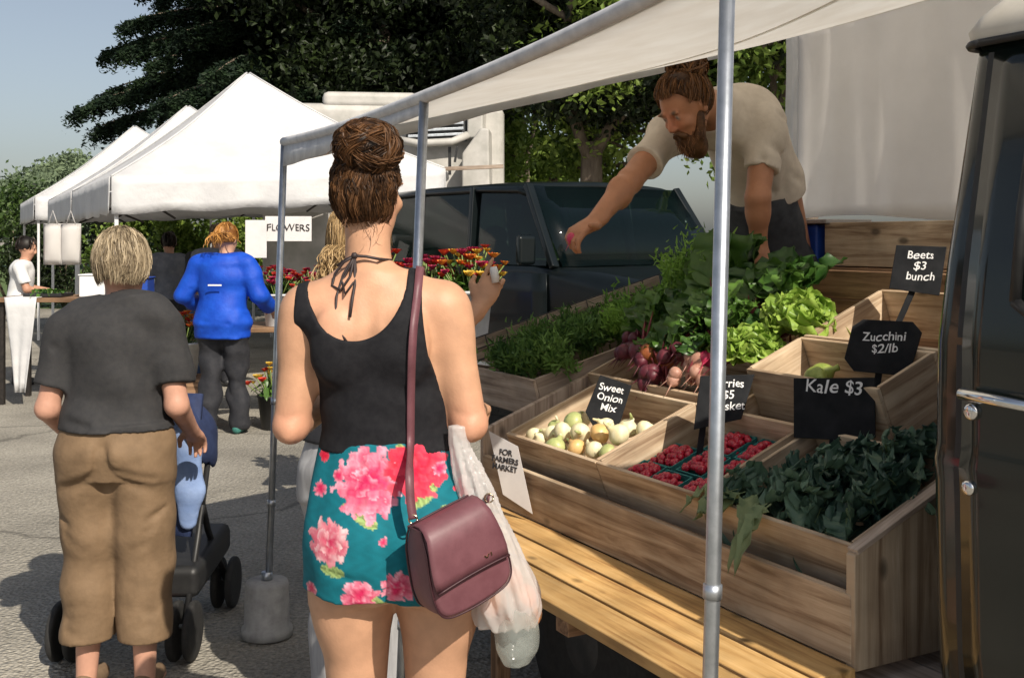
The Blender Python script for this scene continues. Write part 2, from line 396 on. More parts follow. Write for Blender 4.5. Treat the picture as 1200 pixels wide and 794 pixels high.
# ------------------------------------------------------------------ strips: hair strands, leaves
def ribbons(paths, widths, tints, normal=None):
    """flat tapering strips along paths; each path (m,3)"""
    V, Fc, Ti = [], [], []; n = 0
    for p, w, ti in zip(paths, widths, tints):
        p = np.asarray(p, float); m = len(p); d = np.gradient(p, axis=0)
        nn = rng.normal(size=3) if normal is None else normal
        sd = np.cross(d, nn); sd /= np.maximum(1e-9, np.linalg.norm(sd, axis=1))[:, None]
        ww = (w*np.sin(np.linspace(.35, math.pi-.12, m))**.6)[:, None]
        V.append(p-sd*ww/2); V.append(p+sd*ww/2)
        i = np.arange(m-1); Fc.append(np.stack([n+i, n+i+1, n+m+i+1, n+m+i], 1)); Ti += [ti]*(2*m); n += 2*m
    return np.concatenate(V), np.concatenate(Fc), np.array(Ti)
def leaf_cloud(pts, size, tint, squash=1.0, aspect=.55, drop=0.):
    """one small folded leaf-sized face per point"""
    n = len(pts); a = rng.normal(size=(n, 3)); a[:, 2] = a[:, 2]*squash-drop; a /= np.linalg.norm(a, axis=1)[:, None]
    b = rng.normal(size=(n, 3)); b -= a*(a*b).sum(1)[:, None]; b /= np.linalg.norm(b, axis=1)[:, None]
    sz = (np.asarray(size)*rng.uniform(.6, 1.3, n))[:, None]
    p = np.asarray(pts)
    V = np.stack([p-a*sz, p-b*sz*aspect+np.cross(a, b)*sz*.15, p+a*sz, p+b*sz*aspect+np.cross(a, b)*sz*.15], 1).reshape(-1, 3)
    Fc = np.arange(4*n).reshape(n, 4); return V, Fc, np.repeat(np.asarray(tint), 4)
def text_obj(name, body, size, origin, right, up, mat, parent, align='CENTER', extrude=.0006, shear=0, spacing=1.0, weight=0):
    cu = bpy.data.curves.new(name, 'FONT'); cu.body = body; cu.size = size; cu.align_x = align; cu.extrude = extrude; cu.shear = shear; cu.space_line = .95; cu.space_character = spacing
    cu.offset = weight
    o = bpy.data.objects.new(name, cu); COL.objects.link(o)
    dg = bpy.context.evaluated_depsgraph_get(); me = bpy.data.meshes.new_from_object(o.evaluated_get(dg)); bpy.data.objects.remove(o); bpy.data.curves.remove(cu)
    right, up = nrm(right), nrm(up); up = nrm(up-right*(up@right)); nn = np.cross(right, up)
    off = offs(parent) if parent else np.zeros(3)
    n = len(me.vertices); co = np.empty(n*3, np.float32); me.vertices.foreach_get('co', co); co = co.reshape(-1, 3)
    wob = size*(.045*np.sin(co[:, :1]/size*2.9+co[:, 1:2]/size*.8)+.025*np.sin(co[:, :1]/size*7.3+1.7))
    co2 = (co[:, :1]+wob)*right+(co[:, 1:2]+wob*.7)*up+co[:, 2:3]*nn+np.asarray(origin)-off
    me.vertices.foreach_set('co', co2.astype(np.float32).ravel()); me.update()
    me.materials.clear(); me.materials.append(mat)
    o = bpy.data.objects.new(name, me); COL.objects.link(o); o.parent = parent; return o
# ------------------------------------------------------------------ palette
M = {}
M['crate'] = woodmat('crate_wood', (.29, .19, .115), (.53, .395, .265), (.68, .545, .39))
M['bench'] = woodmat('bench_wood', (.36, .19, .07), (.56, .34, .13), (.66, .43, .19), .5)
M['oldwood'] = woodmat('old_wood', (.25, .185, .14), (.43, .335, .26), (.56, .455, .37), .75, 1.4)
M['darkwood'] = woodmat('dark_wood', (.14, .078, .042), (.29, .17, .095), (.40, .245, .14))
M['steel'] = pmat('galvanised_steel', (.40, .43, .46), (.55, .58, .62), .34, 25, metal=.85, bump=.08)
M['canvas'] = pmat('white_canvas', (.84, .81, .76), (.90, .88, .84), .8, 7, bump=.4, bscale=9, bdist=.012, trans=.74)
M['curtain'] = pmat('white_curtain', (.88, .86, .84), (.92, .90, .88), .8, 6, bump=.2, bscale=9, bdist=.01, trans=.6)
M['tent'] = pmat('white_tent_fabric', (.58, .58, .59), (.70, .70, .70), .7, 2.2, bump=.6, bscale=5, bdist=.03, trans=.16)
M['rail'] = pmat('rolled_canvas', (.50, .50, .52), (.66, .66, .67), .6, 18, bump=.3, bscale=40)
M['asphalt'] = None
M['black'] = pmat('black_plastic', (.012, .012, .013), (.02, .02, .02), .5, 30)
M['rubber'] = pmat('tyre_rubber', (.012, .012, .012), (.025, .024, .023), .8, 40)
M['slate'] = pmat('chalkboard', (.008, .009, .011), (.024, .025, .028), .8, 22, pos=(.3, .8), spec=.2)
M['chalk'] = pmat('white_chalk', (.75, .75, .75), (.85, .85, .85), .9, 200, pos=(.3, .6))
M['paper'] = pmat('white_paper', (.60, .58, .58), (.70, .68, .67), .7, 8)
M['ink'] = pmat('black_ink', (.03, .03, .035), None, .7)
M['chrome'] = pmat('chrome', (.75, .75, .75), None, .12, metal=1)
M['concrete'] = pmat('concrete', (.30, .29, .28), (.44, .43, .41), .85, 18, bump=.4, bscale=60)
M['cab'] = pmat('dark_green_paint', (.006, .010, .008), (.010, .014, .011), .2, 6, spec=.35, coat=.55, bump=.28, bscale=3.2, bdist=.012)
M['cabroof'] = pmat('cream_roof_paint', (.58, .53, .44), (.66, .61, .52), .4, 14)
M['suv'] = pmat('dark_teal_paint', (.004, .0065, .007), (.006, .009, .010), .33, 5, spec=.22, coat=.18, bump=.15, bscale=2.2, bdist=.01)
M['glass'] = glassmat('car_glass', (.003, .008, .009), .50)
M['cabglass'] = glassmat('cab_glass', (.02, .03, .03), .8)
M['seat'] = pmat('car_seat', (.02, .02, .022), (.04, .04, .04), .8, 30)
M['camper'] = pmat('shaded_camper_white', (.36, .35, .32), (.50, .48, .45), .6, 4)  # white body, with the shade on it put into the greyed colour
M['grille'] = pmat('dark_grille', (.02, .022, .025), (.05, .05, .05), .5, 20)
M['orange'] = pmat('orange_tarp', (.42, .20, .07), (.55, .30, .12), .7, 20)
M['blue'] = pmat('blue_plastic', (.012, .05, .30), (.02, .07, .36), .35, 10)
M['white'] = pmat('white_plastic', (.70, .70, .70), (.78, .78, .78), .45, 12)
M['wire'] = pmat('dark_wire', (.03, .028, .026), (.06, .05, .045), .5, 30, metal=.6)
M['bark'] = pmat('bark', (.07, .05, .035), (.20, .16, .12), .9, 9, stretch=(1, 1, .25), bump=.9, bscale=22, bdist=.03)

# ------------------------------------------------------------------ light, sky, camera
SUN_AZ, SUN_EL = A(.505, -.863), math.radians(41)
h2 = nrm(A(SUN_AZ[0], SUN_AZ[1], 0)); to_sun = nrm(h2*math.cos(SUN_EL)+Z*math.sin(SUN_EL))
w = bpy.data.worlds.new('World'); S.world = w; w.use_nodes = True; nt = w.node_tree; nt.nodes.clear()
sky = nt.nodes.new('ShaderNodeTexSky'); sky.sky_type = 'NISHITA'; sky.sun_disc = False; sky.sun_elevation = SUN_EL
sky.sun_rotation = math.atan2(to_sun[0], to_sun[1]); sky.air_density = 1.0; sky.dust_density = 2.2; sky.ozone_density = 1.2; sky.altitude = 50
bg = nt.nodes.new('ShaderNodeBackground'); bg.inputs['Strength'].default_value = .090
wo = nt.nodes.new('ShaderNodeOutputWorld'); hz_ = nt.nodes.new('ShaderNodeHueSaturation'); hz_.inputs['Saturation'].default_value = .66; nt.links.new(sky.outputs[0], hz_.inputs['Color']); nt.links.new(hz_.outputs[0], bg.inputs[0]); nt.links.new(bg.outputs[0], wo.inputs[0])
sl = bpy.data.lights.new('sun', 'SUN'); sl.energy = 4.8; sl.angle = math.radians(.5); sl.color = (1, .915, .785)
so = bpy.data.objects.new('sun', sl); COL.objects.link(so); so.rotation_euler = Vector(to_sun).to_track_quat('Z', 'Y').to_euler(); so.location = (3, -4, 8)
cd = bpy.data.cameras.new('camera'); cam = bpy.data.objects.new('camera', cd); COL.objects.link(cam); S.camera = cam
cd.sensor_fit = 'HORIZONTAL'; cd.sensor_width = 36; cd.lens = 36*F/1200; cd.shift_y = -(397-CY)/1200; cd.clip_start = .05; cd.clip_end = 2000
cam.location = (0, 0, H); cam.rotation_euler = (math.pi/2, 0, 0)
S.view_settings.view_transform = 'Standard'; S.view_settings.look = 'None'; S.view_settings.gamma = 1; S.view_settings.exposure = .22
S.cycles.max_bounces = 8; S.cycles.transparent_max_bounces = 12

# ------------------------------------------------------------------ ground
def asphalt():
    m, nt, out = newmat('sun_bleached_asphalt')
    tc = nd(nt, 'ShaderNodeTexCoord'); b = nd(nt, 'ShaderNodeBsdfPrincipled', Roughness=.9); b.inputs['Specular IOR Level'].default_value = .25
    n1 = nd(nt, 'ShaderNodeTexNoise', Scale=52, Detail=8, Roughness=.72); n2 = nd(nt, 'ShaderNodeTexNoise', Scale=.9, Detail=6, Roughness=.6)
    n3 = nd(nt, 'ShaderNodeTexVoronoi', Scale=55)
    for n in (n1, n2, n3): nt.links.new(tc.outputs['Object'], n.inputs['Vector'])
    r1 = nd(nt, 'ShaderNodeValToRGB'); e = r1.color_ramp.elements; e[0].position = .30; e[0].color = (.15, .14, .118, 1); e[1].position = .70; e[1].color = (.46, .425, .36, 1)
    nt.links.new(n1.outputs['Fac'], r1.inputs['Fac'])
    r2 = nd(nt, 'ShaderNodeMapRange'); r2.inputs['From Min'].default_value = .35; r2.inputs['From Max'].default_value = .65; r2.inputs['To Min'].default_value = .72; r2.inputs['To Max'].default_value = 1.12
    nt.links.new(n2.outputs['Fac'], r2.inputs['Value'])
    vo = nd(nt, 'ShaderNodeTexVoronoi', Scale=.55, feature='DISTANCE_TO_EDGE'); n4 = nd(nt, 'ShaderNodeTexNoise', Scale=2.5, Detail=4)
    nt.links.new(tc.outputs['Object'], n4.inputs['Vector']); va = nd(nt, 'ShaderNodeMixRGB'); va.inputs[0].default_value = .25
    nt.links.new(tc.outputs['Object'], va.inputs[1]); nt.links.new(n4.outputs['Color'], va.inputs[2]); nt.links.new(va.outputs[0], vo.inputs['Vector'])
    r3 = nd(nt, 'ShaderNodeMapRange'); r3.inputs['From Max'].default_value = .012; r3.inputs['To Min'].default_value = .55; nt.links.new(vo.outputs['Distance'], r3.inputs['Value'])
    mu = nd(nt, 'ShaderNodeMath', operation='MULTIPLY'); nt.links.new(r2.outputs[0], mu.inputs[0]); nt.links.new(r3.outputs[0], mu.inputs[1])
    hs = nd(nt, 'ShaderNodeHueSaturation'); nt.links.new(r1.outputs['Color'], hs.inputs['Color']); nt.links.new(mu.outputs[0], hs.inputs['Value']); nt.links.new(hs.outputs['Color'], b.inputs['Base Color'])
    bp = nd(nt, 'ShaderNodeBump', Strength=1.0, Distance=.012); nt.links.new(n3.outputs['Distance'], bp.inputs['Height']); nt.links.new(bp.outputs[0], b.inputs['Normal'])
    nt.links.new(b.outputs[0], out.inputs['Surface']); return m
M['asphalt'] = asphalt()
g = MB().grid([[A(x, y, 0) for x in np.linspace(-400, 400, 9)] for y in np.linspace(-60, 800, 9)]).obj('ground', M['asphalt']); g['kind'] = 'structure'
M['lawn'] = pmat('lawn', (.05, .09, .02), (.10, .15, .035), .9, 8, bump=.6)
g = MB().grid([[A(x, y, .004) for x in (-120, 120)] for y in (24.5, 400)]).obj('lawn', M['lawn']); g['kind'] = 'structure'

# ------------------------------------------------------------------ market canopy over the stall
roofz_back = 2.50
P1 = A(-.89, 4.3, 1.917); P2 = A(-.2395, 3.0, 1.925); P3 = A(.369, 1.88, 2.02)
B1 = W(845, 50, 5.375); B3 = T(.25, 1.7, roofz_back)  # B3: out-of-view corner, set wide to keep the curtain shaded
can = thing('market_canopy', 'white fabric canopy on thin steel poles shading the produce stall', 'canopy', (.35, 3.2, 0))
def pole(top, bot, nm='pole'):
    mb = MB().tube([bot, (top+bot)/2, top], .0135, 14)
    o = mb.obj(nm, M['steel'], can, True)
    for f in (.26, .47): 
        p = bot+(top-bot)*f; d = nrm(top-bot); MB().tube([p-d*.012, p+d*.012], .0165, 14).obj('collar', M['steel'], o, True)
    return o
pole(P1, A(-.957, 4.3, .03)); pole(P2, A(-.316, 3.0, 0)); pole(P3, A(.319, 1.88, 0))
pole(B1-Z*.01, A(B1[0], B1[1], 0)); 
# roof sheet with a little sag
front = [P1, P2, P3+nrm(P3-P2)*.01]; fr = []
for i in range(25):
    f = i/24*2; a = min(1, int(f)); p = front[a]+(front[a+1]-front[a])*(f-a); fr.append(p-Z*.012*math.sin(math.pi*(f-a)))
rows = []
for j in range(15):
    v = j/14; row = []
    for i in range(25):
        u_ = i/24; bk = B1+(B3-B1)*u_; p = fr[i]+(bk-fr[i])*v-U*.46*math.sin(math.pi*v)*u_**3  # unseen right edge scooped inward to let sun onto the lettuces
        row.append(p-Z*(.05*math.sin(math.pi*v)*(.4+.6*math.sin(math.pi*u_))+.006*math.sin(9*u_+5*v)))
    rows.append(row)
MB().grid(rows).obj('roof_sheet', M['canvas'], can, True, solid=.003)
for v_ in (5, 10): MB().grid([[p+A(0, 0, -.004) for p in rows[v_]], [p+(q-p)*.16+A(0, 0, -.004) for p, q in zip(rows[v_], rows[v_+1])]]).obj('seam', M['canvas'], can, True, solid=.002)
MB().tube([p+Z*.012 for p in fr], .018, 12).obj('front_rail', M['rail'], can, True)
# hanging hem along the left part of the front and round the left end
hem = []
for p in fr[:13]: hem.append(p)
G = [[p+N*-.004 for p in hem], [p-Z*(.085-.05*i/12)+N*(-.008+.006*math.sin(i*1.7)) for i, p in enumerate(hem)]]
MB().grid(G).obj('front_hem', M['rail'], can, True, solid=.003)
e = [P1+(B1-P1)*(i/12) for i in range(13)]
MB().grid([[p+Z*.002 for p in e], [p-Z*(.075+.006*math.sin(i*2.1))-U*.004 for i, p in enumerate(e)]]).obj('end_hem', M['canvas'], can, True, solid=.003)
MB().tube([B1, (B1+B3)/2-Z*.01, B3], .014, 10).obj('back_rail', M['steel'], can, True)
MB().tube([P1, (P1+B1)/2-Z*.01, B1], .012, 10).obj('end_rail', M['steel'], can, True)
# white side curtain hanging at the back
G = []
for j in range(14):
    v = j/13; row = []
    for i in range(60):
        u_ = i/59; s_ = -2.07+1.6*u_
        z = 2.50+(1.63-2.50)*v+(.02*math.sin(7*u_) if j == 13 else 0)
        dpt = .012*math.sin(u_*23+v*2)*(.3+v)+.012*math.sin(u_*9+v*3.1)+.004*math.sin(u_*61)
        row.append(T(s_, 1.70+dpt, z))
    G.append(row)
MB().grid(G).obj('side_curtain', M['curtain'], can, True, solid=.003)
G = [[T(-2.075+.085*k, 1.682+.014*math.sin(k*6)+.004*math.sin(j), 2.50-.9*j/9) for k in np.linspace(0, 1, 6)] for j in range(10)]
MB().grid(G).obj('curtain_flap', pmat('grey_curtain_flap', (.50, .53, .58), (.58, .60, .64), .8, 8, trans=.1), can, True, solid=.003)
# weight on the left pole
cw = thing('canopy_weight', 'round grey concrete weight holding down the left canopy pole', 'weight', (-.957, 4.3, 0))
MB().lathe((-.957, 4.3, .004), [(.07, 0), (.100, .004), (.098, .035), (.088, .045), (.084, .20), (.078, .215), (.03, .218)], 36).obj('block', M['concrete'], cw, True, bevel=0)
MB().lathe((-.957, 4.3, .222), [(.022, 0), (.022, .03)], 20).obj('socket', M['steel'], cw, True)

# ------------------------------------------------------------------ flatbed truck: cab at the right, bed under the stall
trk = thing('flatbed_truck', 'old glossy dark green flatbed truck with cream roof parked behind the crates', 'truck', T(-.4, .9, 0))
def cab_t(z): return float(np.interp(z, [.35, .6, .8, 1.1, 1.14, 1.17, 1.36, 1.5, 1.93], [.05, .02, -.005, -.012, -.016, -.008, -.006, .012, .088]))
zs = [.36, .5, .6, .75, .85, .9, 1.0, 1.1, 1.14, 1.17, 1.25, 1.36, 1.42, 1.5, 1.6, 1.7, 1.8, 1.88, 1.93]
S0, S1, T1 = .225, 1.75, 1.62
def loop(z, inset=0):
    t0 = cab_t(min(z, 1.93))-.06+inset; t1 = T1-t0-.06; s0 = S0+max(0, (z-1.3))*.035+inset; s1 = S1-max(0, z-1.3)*.5-inset; r = .045; L = []
    for (cs, ct, a0) in ((s0+r, t0+r, 180), (s0+r, t1-r, 90), (s1-r, t1-r, 0), (s1-r, t0+r, -90)):
        rng_ = range(0, 91, 15)
        for q in rng_:
            a = math.radians(a0-q if True else 0); 
            L.append((cs+r*math.cos(a), ct+r*math.sin(a)))
    return L
def loopc(z, inset=0):
    t0 = cab_t(min(z, 1.93))-.06+inset; t1 = T1-t0-.06; s0 = S0+max(0, (z-1.3))*.035+inset; s1 = S1-max(0, z-1.3)*.4-inset; r = .05; L = []
    for cs, ct, a0 in ((s0+r, t0+r, 270), (s0+r, t1-r, 180), (s1-r, t1-r, 90), (s1-r, t0+r, 0)):
        for q in range(0, 91, 15):
            a = math.radians(a0-q); L.append((cs+r*math.cos(a), ct+r*math.sin(a)))
    return L
def ring_mesh(levels, cap_top=False):
    mb = MB(); n = len(levels[0]); V = [p for L in levels for p in L]
    Fc = [(i*n+k, i*n+(k+1) % n, (i+1)*n+(k+1) % n, (i+1)*n+k) for i in range(len(levels)-1) for k in range(n)]
    if cap_top: Fc.append(tuple((len(levels)-1)*n+k for k in range(n)))
    return mb.raw(V, Fc)
body = ring_mesh([[T(s_, t_, z) for s_, t_ in loopc(z)] for z in zs], True).obj('cab_body', M['cab'], trk, True)
roof = ring_mesh([[T(s_, t_, z) for s_, t_ in loopc(1.93, i)] for z, i in ((1.925, -.012), (1.945, -.016), (1.975, 0), (2.01, .03), (2.045, .09), (2.07, .2), (2.08, .4))], True).obj('cab_roof', M['cabroof'], trk, True)
L = [T(s_, t_, 1.92) for s_, t_ in loopc(1.93, -.014)]; MB().tube(L+[L[0]], .008, 6).obj('drip_rail', M['black'], roof, True)
# door: panel a little proud of the body over a dark shut line
def dgrid(s0, s1, z0, z1, off, ns=8, nz=22):
    return [[T(s_, cab_t(z)-.06-off, z) for s_ in np.linspace(s0, s1, ns)] for z in np.linspace(z0, z1, nz)]
sk = lambda z: .316-.012*(z < .9)
MB().grid(dgrid(.296, .322, .42, 1.90, .0015, 3)).obj('shut_line', M['black'], body, True)
door = MB().grid(dgrid(.312, 1.28, .46, 1.90, .0045, 24, 48)).obj('door', M['cab'], trk, True, solid=.003)
win = MB().grid(dgrid(.43, 1.2, 1.43, 1.86, .0085, 10, 10)).obj('window', M['cabglass'], door, True, solid=.003)
fr_ = [T(s_, cab_t(z)-.06-.012, z) for s_, z in ((.42, 1.44), (.415, 1.6), (.42, 1.82), (.45, 1.87), (.8, 1.875), (1.2, 1.87), (1.21, 1.44), (.8, 1.42), (.45, 1.42), (.42, 1.44))]
MB().tube(fr_, .011, 8).obj('window_frame', M['black'], win, True)
hz = 1.268
MB().tube([T(.325, cab_t(hz)-.075, hz+.004), T(.335, cab_t(hz)-.095, hz+.004), T(.47, cab_t(hz)-.10, hz), T(.48, cab_t(hz)-.075, hz)], [.010, .011, .010, .009], 10).obj('handle', M['chrome'], door, True)
MB().lathe(T(.336, cab_t(hz)-.062, hz-.03), [(.004, 0), (.015, .002), (.015, .012), (.01, .015)], 16, -N).obj('handle_button', M['chrome'], door, True)
MB().lathe(T(.332, cab_t(1.1)-.062, 1.10), [(.004, 0), (.014, .002), (.013, .01), (.006, .012)], 16, -N).obj('lock', M['chrome'], door, True)
MB().grid(dgrid(.316, 1.28, .905, .913, .0055, 12, 3)).obj('seam', M['black'], door, True)
# bed
mb = MB(); mb.board(T(-1.12, .84, .575), U, N, Z, (2.66, 1.72, .05))
for k in range(8): mb.board(T(-1.12, .09+.214*k, .607), U, N, Z, (2.64, .205, .014))
mb.obj('bed_floor', M['oldwood'], trk, bevel=.003)
MB().board(T(-1.1, .05, .47), U, N, Z, (2.6, .05, .15)).board(T(-.4, .85, .45), U, N, Z, (3.9, .7, .14)).obj('chassis', M['black'], trk, bevel=.006)
for s_ in (-1.15, 1.15):
    for t_ in (.12, 1.5):
        wl = MB().lathe(T(s_, t_-.1, .33), [(.20, 0), (.31, .0), (.33, .03), (.33, .17), (.31, .2), (.2, .2)], 32, N).obj('wheel', M['rubber'], trk, True)
        MB().lathe(T(s_, t_-.105, .33), [(.03, 0), (.19, .012), (.2, .03), (.2, .18)], 28, N).obj('rim', M['grille'], wl, True)

# ------------------------------------------------------------------ bench, rack, crates
bn = thing('slatted_bench', 'honey coloured slatted wooden bench running along the front of the produce rack', 'bench', T(-.85, -.2, 0))
for k, (t0, t1) in enumerate(((-.128, -.022), (-.25, -.14), (-.372, -.262))):
    MB().board(T(-.86+(.012 if k == 1 else 0), (t0+t1)/2, .637), U, N, Z, (1.73+.02*k, t1-t0, .028)).obj('slat', M['bench'], bn, bevel=.004)
for s_ in (-1.5, -.62, -.12):
    MB().board(T(s_, -.195, .603), N, U, Z, (.34, .06, .038)).obj('crossbar', M['darkwood'], bn, bevel=.003)
for s_ in (-1.5, -.14):
    for t_ in (-.33, -.07): MB().bar(T(s_, t_, .585), T(s_, t_, 0), .05, .05, U).obj('leg', M['darkwood'], bn, bevel=.003)

ANG = math.radians(22); VV = N*math.cos(ANG)+Z*math.sin(ANG); WW = -N*math.sin(ANG)+Z*math.cos(ANG)
rk = thing('display_rack', 'stepped wooden display rack with low front board and knotty end panel', 'rack', T(-.85, .5, .62))
MB().board(T(-.868, -.011, .726), U, Z, N, (1.716, .148, .022)).obj('front_board', M['crate'], rk, bevel=.003)
def endpanel(s_, top0, mat):
    o = [T(s_, -.02, .64), T(s_, 1.0, .64), T(s_, 1.0, top0+.40), T(s_, .38, top0+.155), T(s_, -.02, top0)]
    mb = MB(); n = 5; V = [p-U*.013 for p in o]+[p+U*.013 for p in o]
    wc = [((p@Z), (p@N), 0) for p in V]
    mb.raw(V, [tuple(range(n))[::-1], tuple(range(n, 2*n))]+[(i, (i+1) % n, n+(i+1) % n, n+i) for i in range(n)], wc); return mb.obj('end_panel', mat, rk, bevel=.003)
endpanel(-.013, .885, M['crate'])
MB().board(T(-.013, .2, .885+.092), VV, U, WW, (.46, .03, .012)).obj('end_cap', M['oldwood'], rk, bevel=.002)
endpanel(-1.735, .885, M['oldwood'])
for t_, z_ in ((.385, .80), (.60, .98)): MB().board(T(-.868, t_, z_), U, Z, N, (1.69, .10, .02)).obj('riser', M['darkwood'], rk, bevel=.002)
for k in range(3): MB().board(T(-1.0, 1.02, 1.20+.098*k), U, Z, N, (1.5, .094, .02)).obj('back_board', M['darkwood'], rk, bevel=.003)

def crate(s0, s1, t0, z0, ln, wh, label, mat='crate', left=True, group='wooden produce crates on the rack', fh=None, ang=22):
    """tilted open box: t0,z0 = top front edge"""
    an_ = math.radians(ang); VV = N*math.cos(an_)+Z*math.sin(an_); WW = -N*math.sin(an_)+Z*math.cos(an_)
    O = T(s0, t0, z0); P = lambda a, b, c: O+U*a+VV*b+WW*c; wd = s1-s0; th = .013; fh = fh or wh
    mb = MB()
    mb.board(P(wd/2, th/2, -fh/2), U, WW, VV, (wd, fh, th))
    mb.board(P(wd/2, ln-th/2, -wh/2), U, WW, VV, (wd, wh, th))
    for a in (th/2, wd-th/2): mb.board(P(a, ln/2, -wh/2+.002), VV, WW, U, (ln-2*th-.002, wh, th))
    mb.board(P(wd/2, ln/2, -wh+.005), U, VV, WW, (wd-2*th-.002, ln-2*th-.002, .01))
    o = mb.obj('wooden_crate', M[mat], None, bevel=.002, origin=P(wd/2, ln/2, -wh)); tag(o, label, 'crate', group); return P
CR = {}
CR['onion'] = crate(-1.60, -1.045, 0.003, .893, .40, .13, 'shallow wooden crate holding the pale onions, left end of the front row')
CR['berry'] = crate(-1.035, -.555, -.001, .895, .40, .14, 'wooden crate holding the berry baskets in the middle of the front row')
CR['kale'] = crate(-.535, -.035, 0.004, .893, .40, .13, 'wooden crate overflowing with dark kale beside the end panel')
CR['beet'] = crate(-1.715, -.865, .40, 1.06, .62, .12, 'wide wooden crate under the beet bunches and lettuces')
CR['squash'] = crate(-.845, -.34, .405, 1.165, .235, .17, 'half empty wooden crate with a few green squash behind the berries')
CR['upper'] = crate(-.845, -.34, .63, 1.255, .36, .19, 'bright sunlit wooden crate at the back, above the squash crate')
CR['herb'] = crate(-2.29, -1.765, .20, 1.04, .98, .15, 'long weathered crate of feathery greens at the left end of the rack', 'oldwood', ang=15)
# wire frame standing on the left crate's outer wall
wr = thing('wire_rack', 'low dark wire rack along the outer edge of the herb crate', 'wire rack', CR['herb'](0, 0, 0))
mb = MB(); P = CR['herb']
for c in (.01, .055, .10): mb.tube([P(.01, .0, c), P(.01, 1.0, c)], .003, 6)
for k in range(11): mb.tube([P(.01, .1*k, 0), P(.01, .1*k, .10)], .003, 6)
mb.obj('frame', M['wire'], wr, True)
MB().board(P(-.008, .5, .048), P(0, 1, 0)-P(0, 0, 0), P(0, 0, 1)-P(0, 0, 0), U, (1.0, .09, .008)).obj('side_board', M['oldwood'], wr, bevel=.002)
MB().bar(P(.03, .02, .012), P(.15, .03, .012), .02, .012).obj('metal_clip', M['white'], wr, bevel=.002)

# boxes and tub behind the stall
o = MB().board(T(-1.02, 1.44, 1.53), U, Z, N, (1.1, .17, .03)).board(T(-1.02, 1.66, 1.53), U, Z, N, (1.1, .17, .03)).board(T(-1.56, 1.55, 1.53), N, Z, U, (.19, .17, .03)).board(T(-.48, 1.55, 1.53), N, Z, U, (.19, .17, .03)).board(T(-1.02, 1.55, 1.45), U, N, Z, (1.04, .19, .012)).obj('wooden_crate', M['crate'], None, bevel=.002, origin=T(-1.02, 1.55, 1.44)); tag(o, 'long pale wooden box below the white curtain', 'crate', 'boxes stacked on the truck bed')
o = MB().board(T(-1.02, 1.42, 1.30), U, Z, N, (1.16, .28, .03)).board(T(-1.02, 1.68, 1.30), U, Z, N, (1.16, .28, .03)).board(T(-1.585, 1.55, 1.30), N, Z, U, (.225, .28, .03)).board(T(-.455, 1.55, 1.30), N, Z, U, (.225, .28, .03)).board(T(-1.02, 1.55, 1.17), U, N, Z, (1.09, .22, .012)).obj('wooden_crate', M['darkwood'], None, bevel=.002, origin=T(-1.02, 1.55, 1.16)); tag(o, 'brown wooden box underneath the long pale box', 'crate', 'boxes stacked on the truck bed')
o = MB().board(T(-1.02, 1.55, .887), U, N, Z, (1.14, .30, .54)).obj('wooden_crate', M['oldwood'], None, bevel=.004, origin=T(-1.02, 1.55, .617)); tag(o, 'deep weathered box at the bottom of the stack on the truck bed', 'crate', 'boxes stacked on the truck bed')
tub = thing('storage_tub', 'blue plastic storage tub with grey lid beside the pale box', 'tub', T(-1.76, 1.55, 1.1))
MB().board(T(-1.76, 1.53, 1.36), U, N, Z, (.30, .22, .50)).obj('body', M['blue'], tub, bevel=.015)
MB().board(T(-1.73, 1.53, 1.62), U, N, Z, (.38, .25, .018)).obj('lid', pmat('grey_lid', (.35, .33, .32), (.42, .40, .38), .5), tub, bevel=.005)
